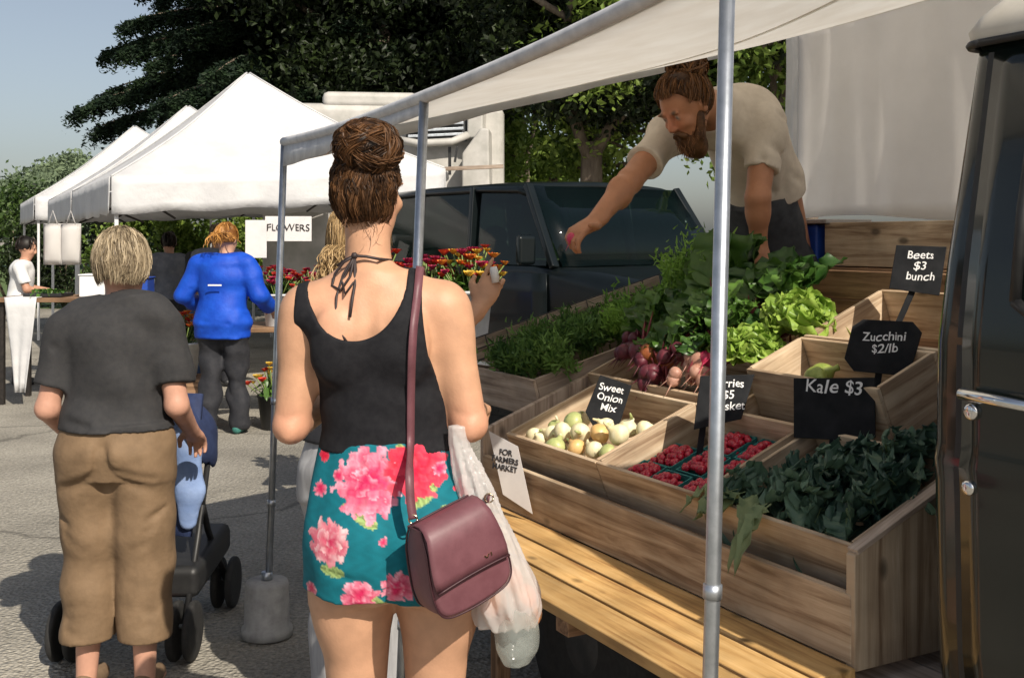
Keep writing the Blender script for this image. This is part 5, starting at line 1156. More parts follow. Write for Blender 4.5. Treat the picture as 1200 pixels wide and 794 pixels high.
def person(label, loc, yaw, Hh, shirt, trousers, hair, skinc, arms, build=1.0, group=None, h=.012, stoop=0., headf=(0, 1, 0), feet=.09, shoes='black', step=0., hz=1.535, hs=1.0):
    s = Hh/1.65; xf = rotz(yaw, loc); t = thing('person', label, 'person', loc, group); q = lambda x, y, z: A(x*build if abs(x) < .3 else x, y, z)*s
    lo, hi = A(-.5, -.35, -.005)*s, A(.5, .62, 1.72)*s
    st_ = lambda z: stoop*max(0, z-.95)
    rows = lambda g: [(z*s, cx*s, (cy+st_(z))*s, (a*build+g)*s, (b*build+g)*s) for z, cx, cy, a, b in ((.78, 0, -.01, .15, .11), (.88, 0, -.02, .168, .122), (.97, 0, -.005, .152, .105), (1.06, 0, .005, .135, .095), (1.18, 0, .005, .142, .10), (1.28, 0, 0, .155, .105), (1.35, 0, -.005, .150, .09), (1.40, 0, 0, .085, .06))]
    P = SDF(lo, hi, h); P.loft(rows(0), .02); nk = q(0, .01+st_(1.40), 1.36); hd = q(0, .03+st_(1.54)*1.25, hz)
    P.cap(nk, hd-Z*.05*s, .055*s, .05*s, .03); spots = head(P, hd, headf, (0, 0, 1), s*hs)
    def arm(Pp, k, g, f1=1.0, nohand=True, kk=.03):
        sh, el, wr = [q(*a) for a in arms[k][:3]]
        Pp.cap(sh, el, (.046*build+g)*s, (.038*build+g)*s, kk)
        if f1 > 1 or not nohand: Pp.cap(el, wr if f1 >= 2 or not nohand else el+(wr-el)*(f1-1), (.040*build+g)*s, (.027+g*1.1)*s, .015)
        return sh, el, wr
    TB = P.copy()
    sp = step
    legs = []
    for sg in (-1, 1):
        hp, kn, an = q(.085*sg, -.005, .86), q(.09*sg, .02+sp*sg*.5, .46), q(feet*sg, -.01+sp*sg, .07)
        P.cap(hp, kn, .082*build*s, .055*build*s, .03).cap(kn, an, .055*build*s, .036*s, .02); P.ell(kn-A(0, .03, .10)*s, A(.042, .045, .10)*s, .03)
        P.cap(an-A(0, .03, .03)*s, an+A(.01*sg, .13, -.045)*s, .032*s, .026*s, .02, (Z, .8)); legs.append((hp, kn, an))
    PB = P.copy()
    for k in range(2):
        sh, el, wr = arm(P, k, 0, 2, False); a = arms[k]; hand(P, wr, nrm(wr-el) if len(a) < 4 else a[3], a[4] if len(a) > 4 else (0, 0, 1), a[5] if len(a) > 5 else A(-1 if k else 1, .3, 0), .8 if len(a) > 6 else .45, s, len(a) > 6)
    P.cut((0, 0, .003), (0, 0, -1))
    sdf_obj('body', P, M['skin'], t, xf, skin(skinc, spots))
    if trousers:
        g = trousers.get('loose', .014); Q = SDF(lo, hi, h)
        Q.loft([r for r in rows(g*.8) if r[0] < trousers.get('top', 1.02)*s+.03], .02)
        for hp, kn, an in legs: st2 = trousers.get('straight', 0); Q.cap(hp, kn, (.084*build+g)*s, (.060*build+g+.006*st2)*s, .03).cap(kn, an, (.060*build+g+.006*st2)*s, (.050*build+g*trousers.get('flare', .9)+.0*st2)*s, .012)
        Q.cut((0, 0, trousers.get('hem', .05)*s), (0, 0, -1)).cut((0, 0, trousers.get('top', 1.02)*s), (0, 0, 1)); Q.wr(trousers.get('wr', .004), 26, 11, 7, (1, 1, 1.2), [(.6, .2, .8), (-.6, .2, .8), (.1, .3, 1)] if trousers.get('crease') else None)
        if trousers.get('crease'):
            Q.crease([q(0, -.17, .90), q(0, -.14, .80), q(0, -.10, .62)], .016, .022); Q.crease([q(0, -.10, .62), q(0, -.09, .40)], .010, .018)
            for sg in (-1, 1):
                for p_ in ([(.02, -.16, .82), (.09, -.155, .79), (.16, -.12, .77)], [(.03, -.15, .72), (.10, -.14, .68)], [(.04, -.14, .52), (.10, -.135, .55), (.15, -.10, .60)], [(.05, -.13, .42), (.13, -.12, .45)], [(.03, -.12, .34), (.10, -.13, .31), (.15, -.08, .30)], [(.07, -.13, .24), (.14, -.10, .26)], [(.17, -.05, .66), (.13, -.12, .62)]):
                    Q.crease([q(x_*sg, y_+.01, z_+.012*sg) for x_, y_, z_ in p_], .011, .013)
            Q.crease([q(-.16, -.13, .955), q(0, -.16, .94), q(.16, -.13, .955)], .006, .008)
        Q.cut((0, 0, trousers.get('hem', .05)*s), (0, 0, -1)).cut((0, 0, trousers.get('top', 1.02)*s), (0, 0, 1)); Q.wr(trousers.get('wr', .004), 26, 11, 7, (1, 1, 1.2), [(.6, .2, .8), (-.6, .2, .8), (.1, .3, 1)] if trousers.get('crease') else None)
        if trousers.get('crease'):
            Q.cap(q(0, -.165, .92), q(.0, -.12, .76), .006, .020, .04, op='s'); Q.cap(q(0, -.12, .76), q(0, -.08, .45), .014, .010, .03, op='s')
            for sg in (-1, 1): Q.cap(q(.02*sg, -.145, .80), q(.16*sg, -.10, .74), .010, .004, .03, op='s'); Q.cap(q(.03*sg, -.12, .50), q(.14*sg, -.10, .56), .008, .004, .03, op='s'); Q.cap(q(.05*sg, -.13, .36), q(.14*sg, -.09, .32), .006, .004, .03, op='s')
        hm_, tp_ = trousers.get('hem', .05)*s, trousers.get('top', 1.02)*s; Q.cover(PB, .005, lambda x, y, z: np.maximum(hm_-z, z-tp_)+0*x+0*y); QT = Q.copy()
        if trousers.get('crease'): Q.cap(q(0, -.17, .70), q(0, -.10, .40), .002, .010, .012, op='s'); Q.cap(q(0, -.12, .45), q(0, -.08, .10), .010, .014, .012, op='s'); Q.cap(q(0, 0, .45), q(0, 0, .10), .010, .014, .012, op='s'); Q.cap(q(0, .08, .45), q(0, .08, .10), .010, .014, .012, op='s')
        sdf_obj('trousers', Q, M[trousers['mat']], t, xf)
    if shirt:
        g = shirt.get('loose', .016); Q = SDF(lo, hi, h); hm = shirt.get('hem', .92)
        Q.loft([(hm*s-.02, 0, -.008*s, (.158*build+g+.006)*s, (.115*build+g)*s)]+[r for r in rows(g) if r[0] > hm*s+.02], .02)
        Q.cap(q(-.12, st_(1.36), 1.345), q(.12, st_(1.36), 1.345), (.058+g*.6)*s, k=.03, flat=((0, 1, 0), 1.1))
        for k in range(2):
            X_ = SDF(lo, hi, h); sh, el, wr = [q(*a) for a in arms[k][:3]]; fs = shirt.get('sleeve', .7); gg = shirt.get('sl', .014)
            if fs <= 1:
                e_ = sh+(el-sh)*fs; X_.cap(sh, e_+nrm(el-sh)*.05, (.050*build+gg)*s, (.046*build+gg)*s, .01); X_.cut(e_, nrm(el-sh))
            else:
                e_ = el+(wr-el)*(fs-1); X_.cap(sh, el, (.052*build+gg)*s, (.044*build+gg)*s, .01).cap(el, e_+nrm(wr-el)*.04, (.044*build+gg)*s, (.036*build+gg)*s, .02); maxf(X_, lambda x, y, z: np.minimum(((x-e_[0])*(wr-el)[0]+(y-e_[1])*(wr-el)[1]+(z-e_[2])*(wr-el)[2])/np.linalg.norm(wr-el), .1+0*x+0*y+0*z))
            union(Q, X_, .03)
        Q.cut((0, 0, hm*s), (0, 0, -1)); Q.ell(nk+A(0, .012, .05)*s, A(.066, .066, .045)*s, .004, op='s'); Q.wr(shirt.get('wr', .005), 24, 5, 8, (1, 1, 1.0), shirt.get('dirs'))
        for p_ in shirt.get('folds', []): Q.crease([q(*v) for v in p_], .010, .014)
        Q.cover(TB, .005, lambda x, y, z: np.maximum(hm*s-z, z-1.33*s)+0*x+0*y)
        if trousers: Q.cover(QT, .006, lambda x, y, z: np.maximum(hm*s-z, z-1.05*s)+0*x+0*y)
        sdf_obj(shirt.get('name', 'shirt'), Q, M[shirt['mat']], t, xf)
    if shoes:
        for hp, kn, an in legs:
            Q = SDF(an-A(.09, .12, .085)*s, an+A(.09, .26, .06)*s, .007); Q.cap(an-A(0, .035, .028)*s, an+A(0, .13, -.04)*s, .040*s, .034*s, .02); Q.cut((0, 0, .002), (0, 0, -1)); Q.cut(an+Z*.02*s, Z); sdf_obj('shoe', Q, M[shoes], t, xf)
    if hair:
        f_az = math.atan2(headf[1], headf[0]); c = hd+A(0, -.012, .028)*s
        b, P_, Wd, Ti = short_hair(c, A(.084, .102, .105)*s*hs, f_az, hair.get('n', 500), hair.get('wave', .008), hair.get('len', 1.3), hair.get('w', .006), hair.get('tone', .4), hair.get('low', -.75), h=.009)
        if hair.get('tail'):
            for k in range(hair['tail']):
                o = c+A(rng.normal()*.02, -.095+rng.normal()*.01, hair.get('tz', .03))*1.0; L = hair['tl']*rng.uniform(.6, 1.05); m = 16; tt = np.linspace(0, 1, m)[:, None]; ph = rng.uniform(0, 6.28); rad = hair.get('curl', .012)*rng.uniform(.5, 1.4)*(tt**.5)
                side = A(rng.normal()*hair.get('spread', .03), -.02-abs(rng.normal())*hair.get('spread', .03), 0)
                p = o+side*(tt**.6)*2-Z*L*tt+A(0, -.03, .02)*np.sin(tt*math.pi)+np.concatenate([rad*np.cos(tt*hair.get('turns', 9)+ph), rad*np.sin(tt*hair.get('turns', 9)+ph), 0*tt], 1)
                P_.append(p); Wd.append(hair.get('w', .006)); Ti.append(np.clip(hair.get('tone', .4)+rng.normal()*.3, 0, 1))
        hair_obj('hair', b, P_, Wd, Ti, M[hair['mat']], t, xf)
    return t

M['tee'] = pmat('charcoal_tshirt', (.022, .022, .024), (.031, .030, .031), .85, 40, bump=.35, bscale=26, bdist=.006)
M['capri'] = pmat('brown_trousers', (.155, .098, .052), (.20, .128, .070), .8, 18, bump=.45, bscale=24, bdist=.008)
M['jacket'] = pmat('blue_jacket', (.004, .05, .40), (.008, .075, .50), .62, 10, bump=.5, bscale=16, bdist=.012, spec=.3)
M['dark'] = pmat('dark_clothes', (.012, .013, .018), (.025, .025, .03), .8, 20, bump=.3)
M['whitetee'] = pmat('white_tshirt', (.62, .62, .62), (.72, .72, .72), .8, 14, bump=.3, bscale=20)
M['greyshirt'] = pmat('grey_shirt', (.10, .11, .14), (.16, .17, .20), .8, 14, bump=.3)
M['greyjean'] = pmat('pale_grey_jeans', (.26, .26, .27), (.38, .38, .39), .8, 30, stretch=(1, 1, .1), bump=.3)
M['bluejean'] = pmat('blue_jeans', (.03, .06, .13), (.06, .10, .19), .8, 40, bump=.3)
M['sandal'] = pmat('tan_sandal', (.16, .10, .06), (.22, .15, .09), .7, 20)
M['greenshoe'] = pmat('teal_shoe', (.02, .12, .10), (.05, .2, .17), .6, 20)
M['hair_grey'] = hairmat('grey_blond_hair', (.10, .072, .045), (.52, .42, .28))
M['hair_blond'] = hairmat('curly_blond_hair', (.14, .085, .035), (.58, .40, .20))
M['hair_ginger'] = hairmat('ginger_hair', (.16, .06, .015), (.60, .30, .08))
M['hair_brown'] = hairmat('brown_hair', (.010, .005, .003), (.20, .095, .040))
M['hair_dark'] = hairmat('dark_hair', (.008, .006, .005), (.06, .04, .03))
OW = A(-1.350, 3.76, 0)
person('grey blond woman in charcoal t-shirt and brown cropped trousers pushing a pushchair', OW, .0, 1.58,
       dict(mat='tee', sleeve=.72, hem=.95, loose=.034, wr=.009, sl=.020, dirs=[(.3, .3, 1), (.8, .2, .7), (-.5, .2, .8)], folds=[[(-.19, -.08, 1.24), (-.12, -.13, 1.17), (-.02, -.15, 1.13)], [(.19, -.08, 1.22), (.12, -.13, 1.14), (.03, -.15, 1.11)], [(-.17, -.1, 1.06), (-.08, -.14, 1.03), (.02, -.15, 1.04)], [(.17, -.1, 1.03), (.09, -.14, 1.00), (0, -.15, .985)], [(-.15, -.11, .99), (-.05, -.14, .97)]]), dict(mat='capri', hem=.20, loose=.034, top=1.02, flare=1.15, wr=.0020, straight=1, crease=1), dict(mat='hair_grey', n=4600, wave=.013, len=1.5, w=.0030, tone=.5, low=-.62), (.50, .27, .19),
       [((-.168, 0, 1.300), (-.226, -.03, 1.02), (-.222, .175, .885)), ((.168, 0, 1.300), (.212, -.02, 1.03), (.205, .19, .90))], 1.04, None, .0075, .04, (-.05, 1, -.1), .10, 'sandal', 0., 1.512, 1.04)
person('woman in bright blue jacket and black trousers facing the flower stall', A(-2.30, 8.77, 0), -.1, 1.66,
       dict(mat='jacket', sleeve=1.85, hem=.76, loose=.045, wr=.007, sl=.024, name='jacket', folds=[[(-.2, -.13, 1.17), (0, -.18, 1.165), (.2, -.13, 1.17)], [(-.17, -.14, 1.0), (-.05, -.18, 1.03)], [(.18, -.13, .98), (.06, -.18, 1.02)], [(-.1, -.17, .9), (.1, -.17, .88)], [(-.25, -.03, 1.2), (-.22, -.07, 1.15)]]), dict(mat='dark', hem=.03, loose=.022, top=1.0, wr=.006), dict(mat='hair_ginger', n=420, len=1.4, tail=40, tl=.12, tz=.03, w=.008, tone=.5, low=-.5), (.50, .28, .19),
       [((-.18, 0, 1.33), (-.29, -.02, 1.09), (-.24, .21, 1.00)), ((.18, 0, 1.33), (.265, .0, 1.09), (.28, .24, .98))], 1.1, None, .012, .06, (.1, 1, -.2), .10, 'greenshoe', .05)
person('man in white t-shirt standing behind the far left table', A(-5.25, 11.75, 0), -1.2, 1.56, dict(mat='whitetee', sleeve=.75, hem=.9, loose=.022), dict(mat='dark', hem=.04, loose=.02), dict(mat='hair_dark', n=260, len=1.0, w=.009, tone=.3, low=-.4), (.45, .24, .16),
       [((-.18, 0, 1.33), (-.22, .08, 1.08), (-.14, .30, 1.05)), ((.18, 0, 1.33), (.22, .08, 1.08), (.12, .30, 1.05))], 1.08, None, .014, .06, (.2, 1, -.35))
person('dark haired shopper in grey top beyond the red cool box', A(-3.92, 12.6, 0), .5, 1.62, dict(mat='greyshirt', sleeve=.7, hem=.88, loose=.02), dict(mat='dark', hem=.04, loose=.02), dict(mat='hair_dark', n=220, len=1.5, w=.01, tone=.2), (.40, .22, .15),
       [((-.18, 0, 1.33), (-.22, .03, 1.06), (-.2, .2, .95)), ((.18, 0, 1.33), (.22, .03, 1.06), (.2, .2, .95))], 1.05, 'shoppers under the tents', .015)
person('shopper in black jacket bending beside the blue jacket', A(-3.42, 12.2, 0), -.6, 1.66, dict(mat='dark', sleeve=1.8, hem=.85, loose=.03), dict(mat='bluejean', hem=.04, loose=.02), dict(mat='hair_dark', n=220, len=1.4, w=.01, tone=.3), (.40, .22, .15),
       [((-.18, 0, 1.33), (-.24, .03, 1.06), (-.2, .25, 1.0)), ((.18, 0, 1.33), (.24, .03, 1.06), (.2, .25, 1.0))], 1.08, 'shoppers under the tents', .015, .25)
person('grey capped shopper behind the blue jacket', A(-3.1, 11.6, 0), .2, 1.70, dict(mat='greyshirt', sleeve=.8, hem=.88, loose=.025), dict(mat='dark', hem=.04, loose=.02), dict(mat='hair_grey', n=220, len=.9, w=.01, tone=.05, low=-.3), (.40, .22, .15),
       [((-.18, 0, 1.33), (-.22, .03, 1.06), (-.2, .2, .95)), ((.18, 0, 1.33), (.22, .03, 1.06), (.2, .2, .95))], 1.08, 'shoppers under the tents', .015, .1)
BW = A(-.475, 3.36, 0)
bwl = lambda p: tuple(rotz(.25, (0, 0, 0))((p-BW)[None])[0]*1.65/1.64)
person('woman with long curly blond hair mostly hidden behind the brunette, arm stretched to the flowers', BW, -.25, 1.64, dict(mat='dark', sleeve=.45, hem=.95, loose=.016), dict(mat='greyjean', hem=.04, loose=.016, top=1.02), dict(mat='hair_blond', n=2600, wave=.016, len=1.8, tail=900, tl=.22, tz=-.02, curl=.013, turns=13, spread=.008, w=.0028, tone=.55, low=-.9), (.52, .29, .18),
       [((-.175, 0, 1.33), (-.20, .0, 1.06), (-.16, .2, .98)), ((.175, 0, 1.33), bwl(W(533, 398, 3.36)), bwl(W(563, 357, 3.42)), nrm(A(.35, .25, .8)), A(.3, -1, .1), A(-.8, 0, .6), 1)], .95, None, .0085, 0, (.35, 1, -.1))
o = MB().lathe(W(581, 331, 3.42), [(.012, 0), (.013, .035), (.010, .05)], 14, (-.15, 0, 1)).obj('paper_cup', M['white'], None, True, origin=W(581, 331, 3.42)); tag(o, 'tiny white sample cup held in the outstretched hand', 'cup')

jk = [o for o in COL.objects if o.name.startswith('jacket')][0].parent
MB().board(rotz(-.1, (-2.30, 8.77, 0))(A(0, -.185, 1.19)[None])[0], (1, -.1, 0), Z, (0, 1, 0), (.11, .012, .004)).obj('reflective_strip', M['white'], jk)
# ------------------------------------------------------------------ the young woman in front
YW = A(-.273, 2.41, 0); yxf = rotz(0, YW); K_ = 2.30/F
lx = lambda px: (px-447)*K_; lz = lambda py: H-(py-CY)*K_
yw = thing('person', 'young woman seen from behind with brown bun, black tank top and teal flowered shorts', 'person', YW)
YR = [(.78, .018, -.005, .16, .112), (.86, .020, -.018, .182, .128), (.93, .018, -.02, .182, .128), (1.0, .012, -.006, .166, .112), (1.06, .006, .006, .148, .098), (1.12, .002, .012, .136, .090), (1.2, -.006, .012, .133, .090), (1.28, -.014, .006, .140, .096), (1.35, -.022, .0, .150, .096), (1.40, -.026, .0, .152, .086), (1.44, -.028, .004, .115, .070), (1.475, -.030, .008, .07, .055)]
yr = np.array(YR)
def ytor(z): return [np.interp(z, yr[:, 0], yr[:, i]) for i in (1, 2, 3, 4)]
def yback(x, z, off=.006):
    cx, cy, a, b = ytor(z); return cy-b*math.sqrt(max(.02, 1-min(1, abs(x-cx)/a)**2))-off
lo, hi = A(-.34, -.24, -.004), A(.34, .46, 1.83)
P = SDF(lo, hi, .006); P.loft(YR, .02, 2.15)
hdc = A(lx(419), .03, lz(222)); hf = nrm(A(.38, .92, -.08))
P.cap((lx(424), .006, 1.44), (lx(421), .018, 1.60), .053, .047, .035)
spots = head(P, hdc, hf, (0, 0, 1), .92)
P.cap((-.03, -.004, 1.445), (-.172, -.004, 1.402), .040, .050, .04); P.cap((-.03, -.004, 1.445), (.118, -.004, 1.410), .040, .050, .04)      # trapezius and shoulder
for sg, cx_ in ((-1, -.105), (1, .05)): P.ell((cx_, -.076, 1.325), (.045, .026, .075), .022); P.crease([(cx_-sg*.045, -.098, 1.40), (cx_-sg*.040, -.10, 1.33), (cx_-sg*.02, -.10, 1.26)], .004, .012)
P.crease([(-.030, -.092, 1.44), (-.026, -.098, 1.34), (-.012, -.085, 1.2), (.0, -.08, 1.12)], .009, .017)                 # spine furrow
for cx_, sg in ((-.070, -1), (.108, 1)):
    hp, kn, an = A(cx_, -.004, .84), A(cx_-.004*sg, .01, .465), A(cx_-.012*sg, -.012, .075)
    P.cap(hp, kn, .087, .056, .03).cap(kn, an, .054, .035, .02); P.ell(kn+A(.004*sg, -.036, -.11), (.045, .040, .11), .03); P.ell(hp+A(.012*sg, -.01, -.06), (.084, .084, .14), .03)
    P.cap(an-A(0, .03, .035), an+A(.012*sg, .13, -.05), .030, .025, .02, (Z, .8))
P.crease([(.018, -.155, .95), (.019, -.15, .86), (.020, -.11, .77)], .010, .020)
PBY = P.copy()
aL = [A(-.178, .0, 1.388), A(-.207, -.020, 1.145), A(-.155, .215, 1.165)]; aR = [A(.128, .0, 1.395), A(.182, -.025, 1.150), A(.185, .235, 1.14)]
for a_, sg in ((aL, -1), (aR, 1)):
    P.cap(a_[0], a_[1], .049, .037, .03); P.ell(a_[0]+A(.012*sg, -.002, -.05), (.044, .048, .075), .03); P.cap(a_[1], a_[2], .0375, .026, .012); P.ell(a_[1]+A(0, -.026, -.010), (.019, .016, .022), .010); P.crease([a_[1]+A(-.03, -.03, .03), a_[1]+A(0, -.042, .022), a_[1]+A(.03, -.03, .03)], .0025, .006)
    hand(P, a_[2], nrm(a_[2]-a_[1]), A(.2*sg, 0, 1), A(-sg, .2, 0), .7, .95)
P.cut((0, 0, .001), (0, 0, -1))
sdf_obj('body', P, M['skin'], yw, yxf, skin((.52, .29, .178), spots, 0, [(A(.028, .0, 1.61), .03, (.60, .25, .17)), (aR[1], .05, (.56, .26, .17)), (aL[1], .05, (.56, .26, .17)), (A(-.1, -.1, 1.42), .06, (.60, .31, .20))]))
# tank top
M['tank'] = pmat('black_tank_top', (.0075, .0075, .010), (.013, .013, .0155), .8, 60, bump=.4, bscale=16, bdist=.006, spec=.25)
Q = SDF(A(-.30, -.2, 1.0), A(.30, .2, 1.56), .005); Q.loft(YR, .02, 2.15)
Q.cap((-.03, -.004, 1.445), (-.172, -.004, 1.402), .040, .050, .04); Q.cap((-.03, -.004, 1.445), (.118, -.004, 1.410), .040, .050, .04)
for sg, cx_ in ((-1, -.10), (1, .045)): Q.ell((cx_, -.070, 1.325), (.05, .028, .075), .03)
for cx_ in (-.085, .05): Q.ell((cx_, .085, 1.285), (.065, .055, .06), .03)
Q.grow(.0055)
Q.wr(.0022, 40, 4, 6, (.5, .5, 1.4), [(0, .2, 1), (.4, .2, .9)])
def tankcut(x, y, z):
    back = ((x+.060)/.1085)**2+((z-1.475)/.140)**2; fr = ((x+.052)/.085)**2+((z-1.475)/.19)**2
    sc = np.where(y < .01, (1-np.sqrt(back))*.10, (1-np.sqrt(fr))*.085)
    lim_l = np.interp(z.ravel(), [1.08, 1.2, 1.28, 1.36, 1.45], [-.3, -.3, -.182, -.194, -.194]).reshape(z.shape); lim_r = np.interp(z.ravel(), [1.0, 1.12, 1.16, 1.25, 1.3, 1.40, 1.5], [.3, .3, .142, .112, .096, .082, .078]).reshape(z.shape)
    return np.maximum(sc, np.maximum(lim_l-x, x-lim_r))+0*y
TK = Q
def surfy(x, z):
    best = 0
    for G_ in SURF:
        i, k = int(round((x-G_.lo[0])/G_.h)), int(round((z-G_.lo[2])/G_.h))
        if 0 <= i < G_.n[0] and 0 <= k < G_.n[2]:
            j = np.argmax(G_.d[i, :, k] < 0)
            if G_.d[i, j, k] < 0: best = min(best, G_.lo[1]+G_.h*(j-.5))
    return best
def surfz(x, y):
    best = 1.3
    for G_ in SURF:
        i, j = int(round((x-G_.lo[0])/G_.h)), int(round((y-G_.lo[1])/G_.h)); c_ = G_.d[i, j, :] < 0
        if c_.any(): best = max(best, G_.lo[2]+G_.h*(len(c_)-np.argmax(c_[::-1])-.5)) if c_[:int((1.5-G_.lo[2])/G_.h)].any() and (G_.lo[2]+G_.h*(len(c_)-np.argmax(c_[::-1]))) < 1.5 else best
    return best
SURF = [P, TK]; Q.cover(PBY, .0045, lambda x, y, z: -1+0*x+0*y+0*z)
maxf(Q, tankcut); Q.cut((0, 0, 1.092), (0, 0, -1)); sdf_obj('tank_top', Q, M['tank'], yw, yxf)
# flowered shorts
Q = SDF(A(-.28, -.24, .72), A(.30, .24, 1.16), .004)
SR = [(.80, .018, -.008, .165, .125), (.86, .020, -.020, .186, .136), (.93, .018, -.022, .186, .137), (1.0, .012, -.008, .170, .120), (1.06, .006, .004, .150, .105), (1.115, .002, .010, .141, .098), (1.13, .002, .01, .139, .097)]
Q.loft(SR, .02, 2.2)
for cx_, sg in ((-.072, -1), (.110, 1)): Q.cap((cx_, -.008, .88), (cx_+.006*sg, -.006, .72), .098, .109, .035, ((0, 1, 0), 1.18))
Q.cover(PBY, .006, lambda x, y, z: np.maximum(.70-z, z-1.118)+0*x+0*y); Q.cap((.019, -.205, .875), (.019, -.12, .74), .004, .012, .006, op='s'); maxf(Q, lambda x, y, z: (.806-.03*np.clip((x+.1)/.3, 0, 1)+.006*np.sin(x*40+y*30))-z+0*y); Q.cut((0, 0, 1.118), Z)
Q.crease([(.018, -.165, .95), (.019, -.16, .86), (.020, -.12, .77)], .006, .014); Q.crease([(-.10, -.14, .86), (-.02, -.16, .84)], .004, .010); Q.crease([(.04, -.16, .85), (.13, -.14, .88)], .004, .010); Q.wr(.0030, 34, 9, 8, (1.2, 1, .5)); 
Q.wr(.0016, 70, 19, 6, (1.4, 1, .3))
FL = [(432, 566, 46, 0), (486, 552, 40, 1), (386, 632, 29, 2), (371, 578, 10, 0), (424, 694, 24, 0), (468, 682, 22, 0), (374, 540, 8, 1), (547, 575, 17, 1), (514, 553, 9, 0), (500, 646, 14, 2), (545, 640, 24, 0), (395, 560, 8, 0), (560, 690, 16, 2), (452, 628, 6, 0), (363, 692, 9, 2), (520, 700, 22, 1)]
LVS = [(430, 604, 17, .5), (497, 580, 20, -.7), (392, 664, 15, .2), (445, 700, 12, .7), (470, 535, 14, 1.2), (412, 590, 12, -.4), (530, 600, 14, .4)]
def floral(V):
    front = V[:, 1] > .0; u_ = np.where(front, -V[:, 0]*.9+.05, V[:, 0]); z = V[:, 2]; px = 447+u_/K_; py = CY-(z-H)/K_
    c = np.tile(A(.004, .135, .175), (len(V), 1)); c *= (1+.10*np.sin(px*.31+np.sin(py*.23)*2)*np.sin(py*.27))[:, None]
    for x, y, r, a in LVS:
        dx, dy = px-x, py-y; ca, sa = math.cos(a), math.sin(a); e_, f_ = dx*ca+dy*sa, -dx*sa+dy*ca; m = (e_/r)**2+(f_/(r*.45))**2 < 1
        k = np.where(np.abs(f_) < r*.06, .55, 1)*(.85+.25*np.sin(e_*1.1+np.abs(f_)*1.5)); c[m] = (A(.33, .45, .16)*k[:, None])[m]
    for i, (x, y, r, kind) in enumerate(FL):
        r = r*.92
        dx, dy = px-x+r*.07*np.sin(py*.33+i)+r*.05*np.sin(px*.51+i*2), py-y+r*.07*np.sin(px*.37+i*3)+r*.04*np.sin(py*.8); g_ = np.random.default_rng(i); lay = [(1.0, 7)] if r < 12 else [(1.0, 9), (.78, 7), (.55, 6), (.32, 5)]
        for li, (fr_, npet) in enumerate(lay):
            ph = g_.uniform(0, 6.28); ox, oy = g_.normal(size=2)*r*.07*li; th = np.arctan2(dy-oy, dx-ox); rho = np.hypot(dx-ox, dy-oy); 
            pet = np.abs(np.sin(npet*th/2+ph)); lim = r*fr_*(.66+.34*pet**.5+.05*np.sin(13*th+i)); m = rho < lim
            e_ = np.clip(rho/np.maximum(lim, 1e-6), 0, 1); 
            deep, mid, tip = (((.42, .004, .05), (.64, .022, .11), (.86, .48, .58)), ((.42, .004, .02), (.62, .012, .05), (.72, .10, .14)), ((.40, .01, .05), (.60, .05, .12), (.85, .62, .62)))[kind]
            tone = .5+.35*np.sin(th*npet*.5+ph*3+li*2.1)+.15*np.sin(th*23+rho*1.1+li); k = (np.clip(e_*1.15-.12, 0, 1)**2.0*(.30+.70*tone))[:, None]; k2 = ((1-pet)*.75)[:, None]
            cc = A(*mid)*(1-k)+A(*tip)*k; cc = cc*(1-k2)+A(*deep)*k2; 
            if li in (1, 3): cc = cc*.82+A(.03, 0, .01)
            c[m] = cc[m]
    return np.clip(c, 0, 1)
M['floral'] = colmat('flowered_cotton', .8, 0, .3, 90, .25, mott=.05)
sdf_obj('shorts', Q, M['floral'], yw, yxf, floral); SURF.append(Q)
# waist band crease and halter cords
M['cord'] = pmat('dark_cord', (.02, .012, .014), (.035, .022, .02), .6, 60)
def bk(px, py, off=.008):
    x, z = lx(px), lz(py); return A(x, yback(x, z, off) if z < 1.46 else -.047+(.01 if abs(px-420) > 22 else 0)-off*.5, z)+YW
mb = MB(); kn = bk(411, 300, .014)
mb.tube([YW+A(lx(452), .0, lz(306)), bk(440, 304, .006), bk(425, 301, .010), kn, bk(400, 305, .01), YW+A(lx(388), -.02, lz(312))], .0032, 8)
mb.tube([kn, bk(398, 308, .018), bk(387, 322, .022), bk(384, 336, .02), bk(396, 341, .016), bk(406, 325, .016), kn], .0030, 8)
mb.tube([kn, bk(404, 316, .02), bk(396, 330, .024), bk(402, 345, .02), bk(412, 330, .02), kn], .0030, 8)
mb.tube([kn, bk(413, 325, .014), bk(411, 350, .012), bk(409, 372, .010)], .0032, 8); mb.tube([kn, bk(397, 322, .016), bk(391, 348, .012), bk(391, 370, .010), bk(399, 392, .010), bk(406, 402, .010)], .0028, 8)
mb.lathe(kn, [(.002, -.007), (.007, -.004), (.007, .004), (.002, .007)], 10, (1, 0, .2)); mb.obj('halter_tie', M['cord'], yw, True)
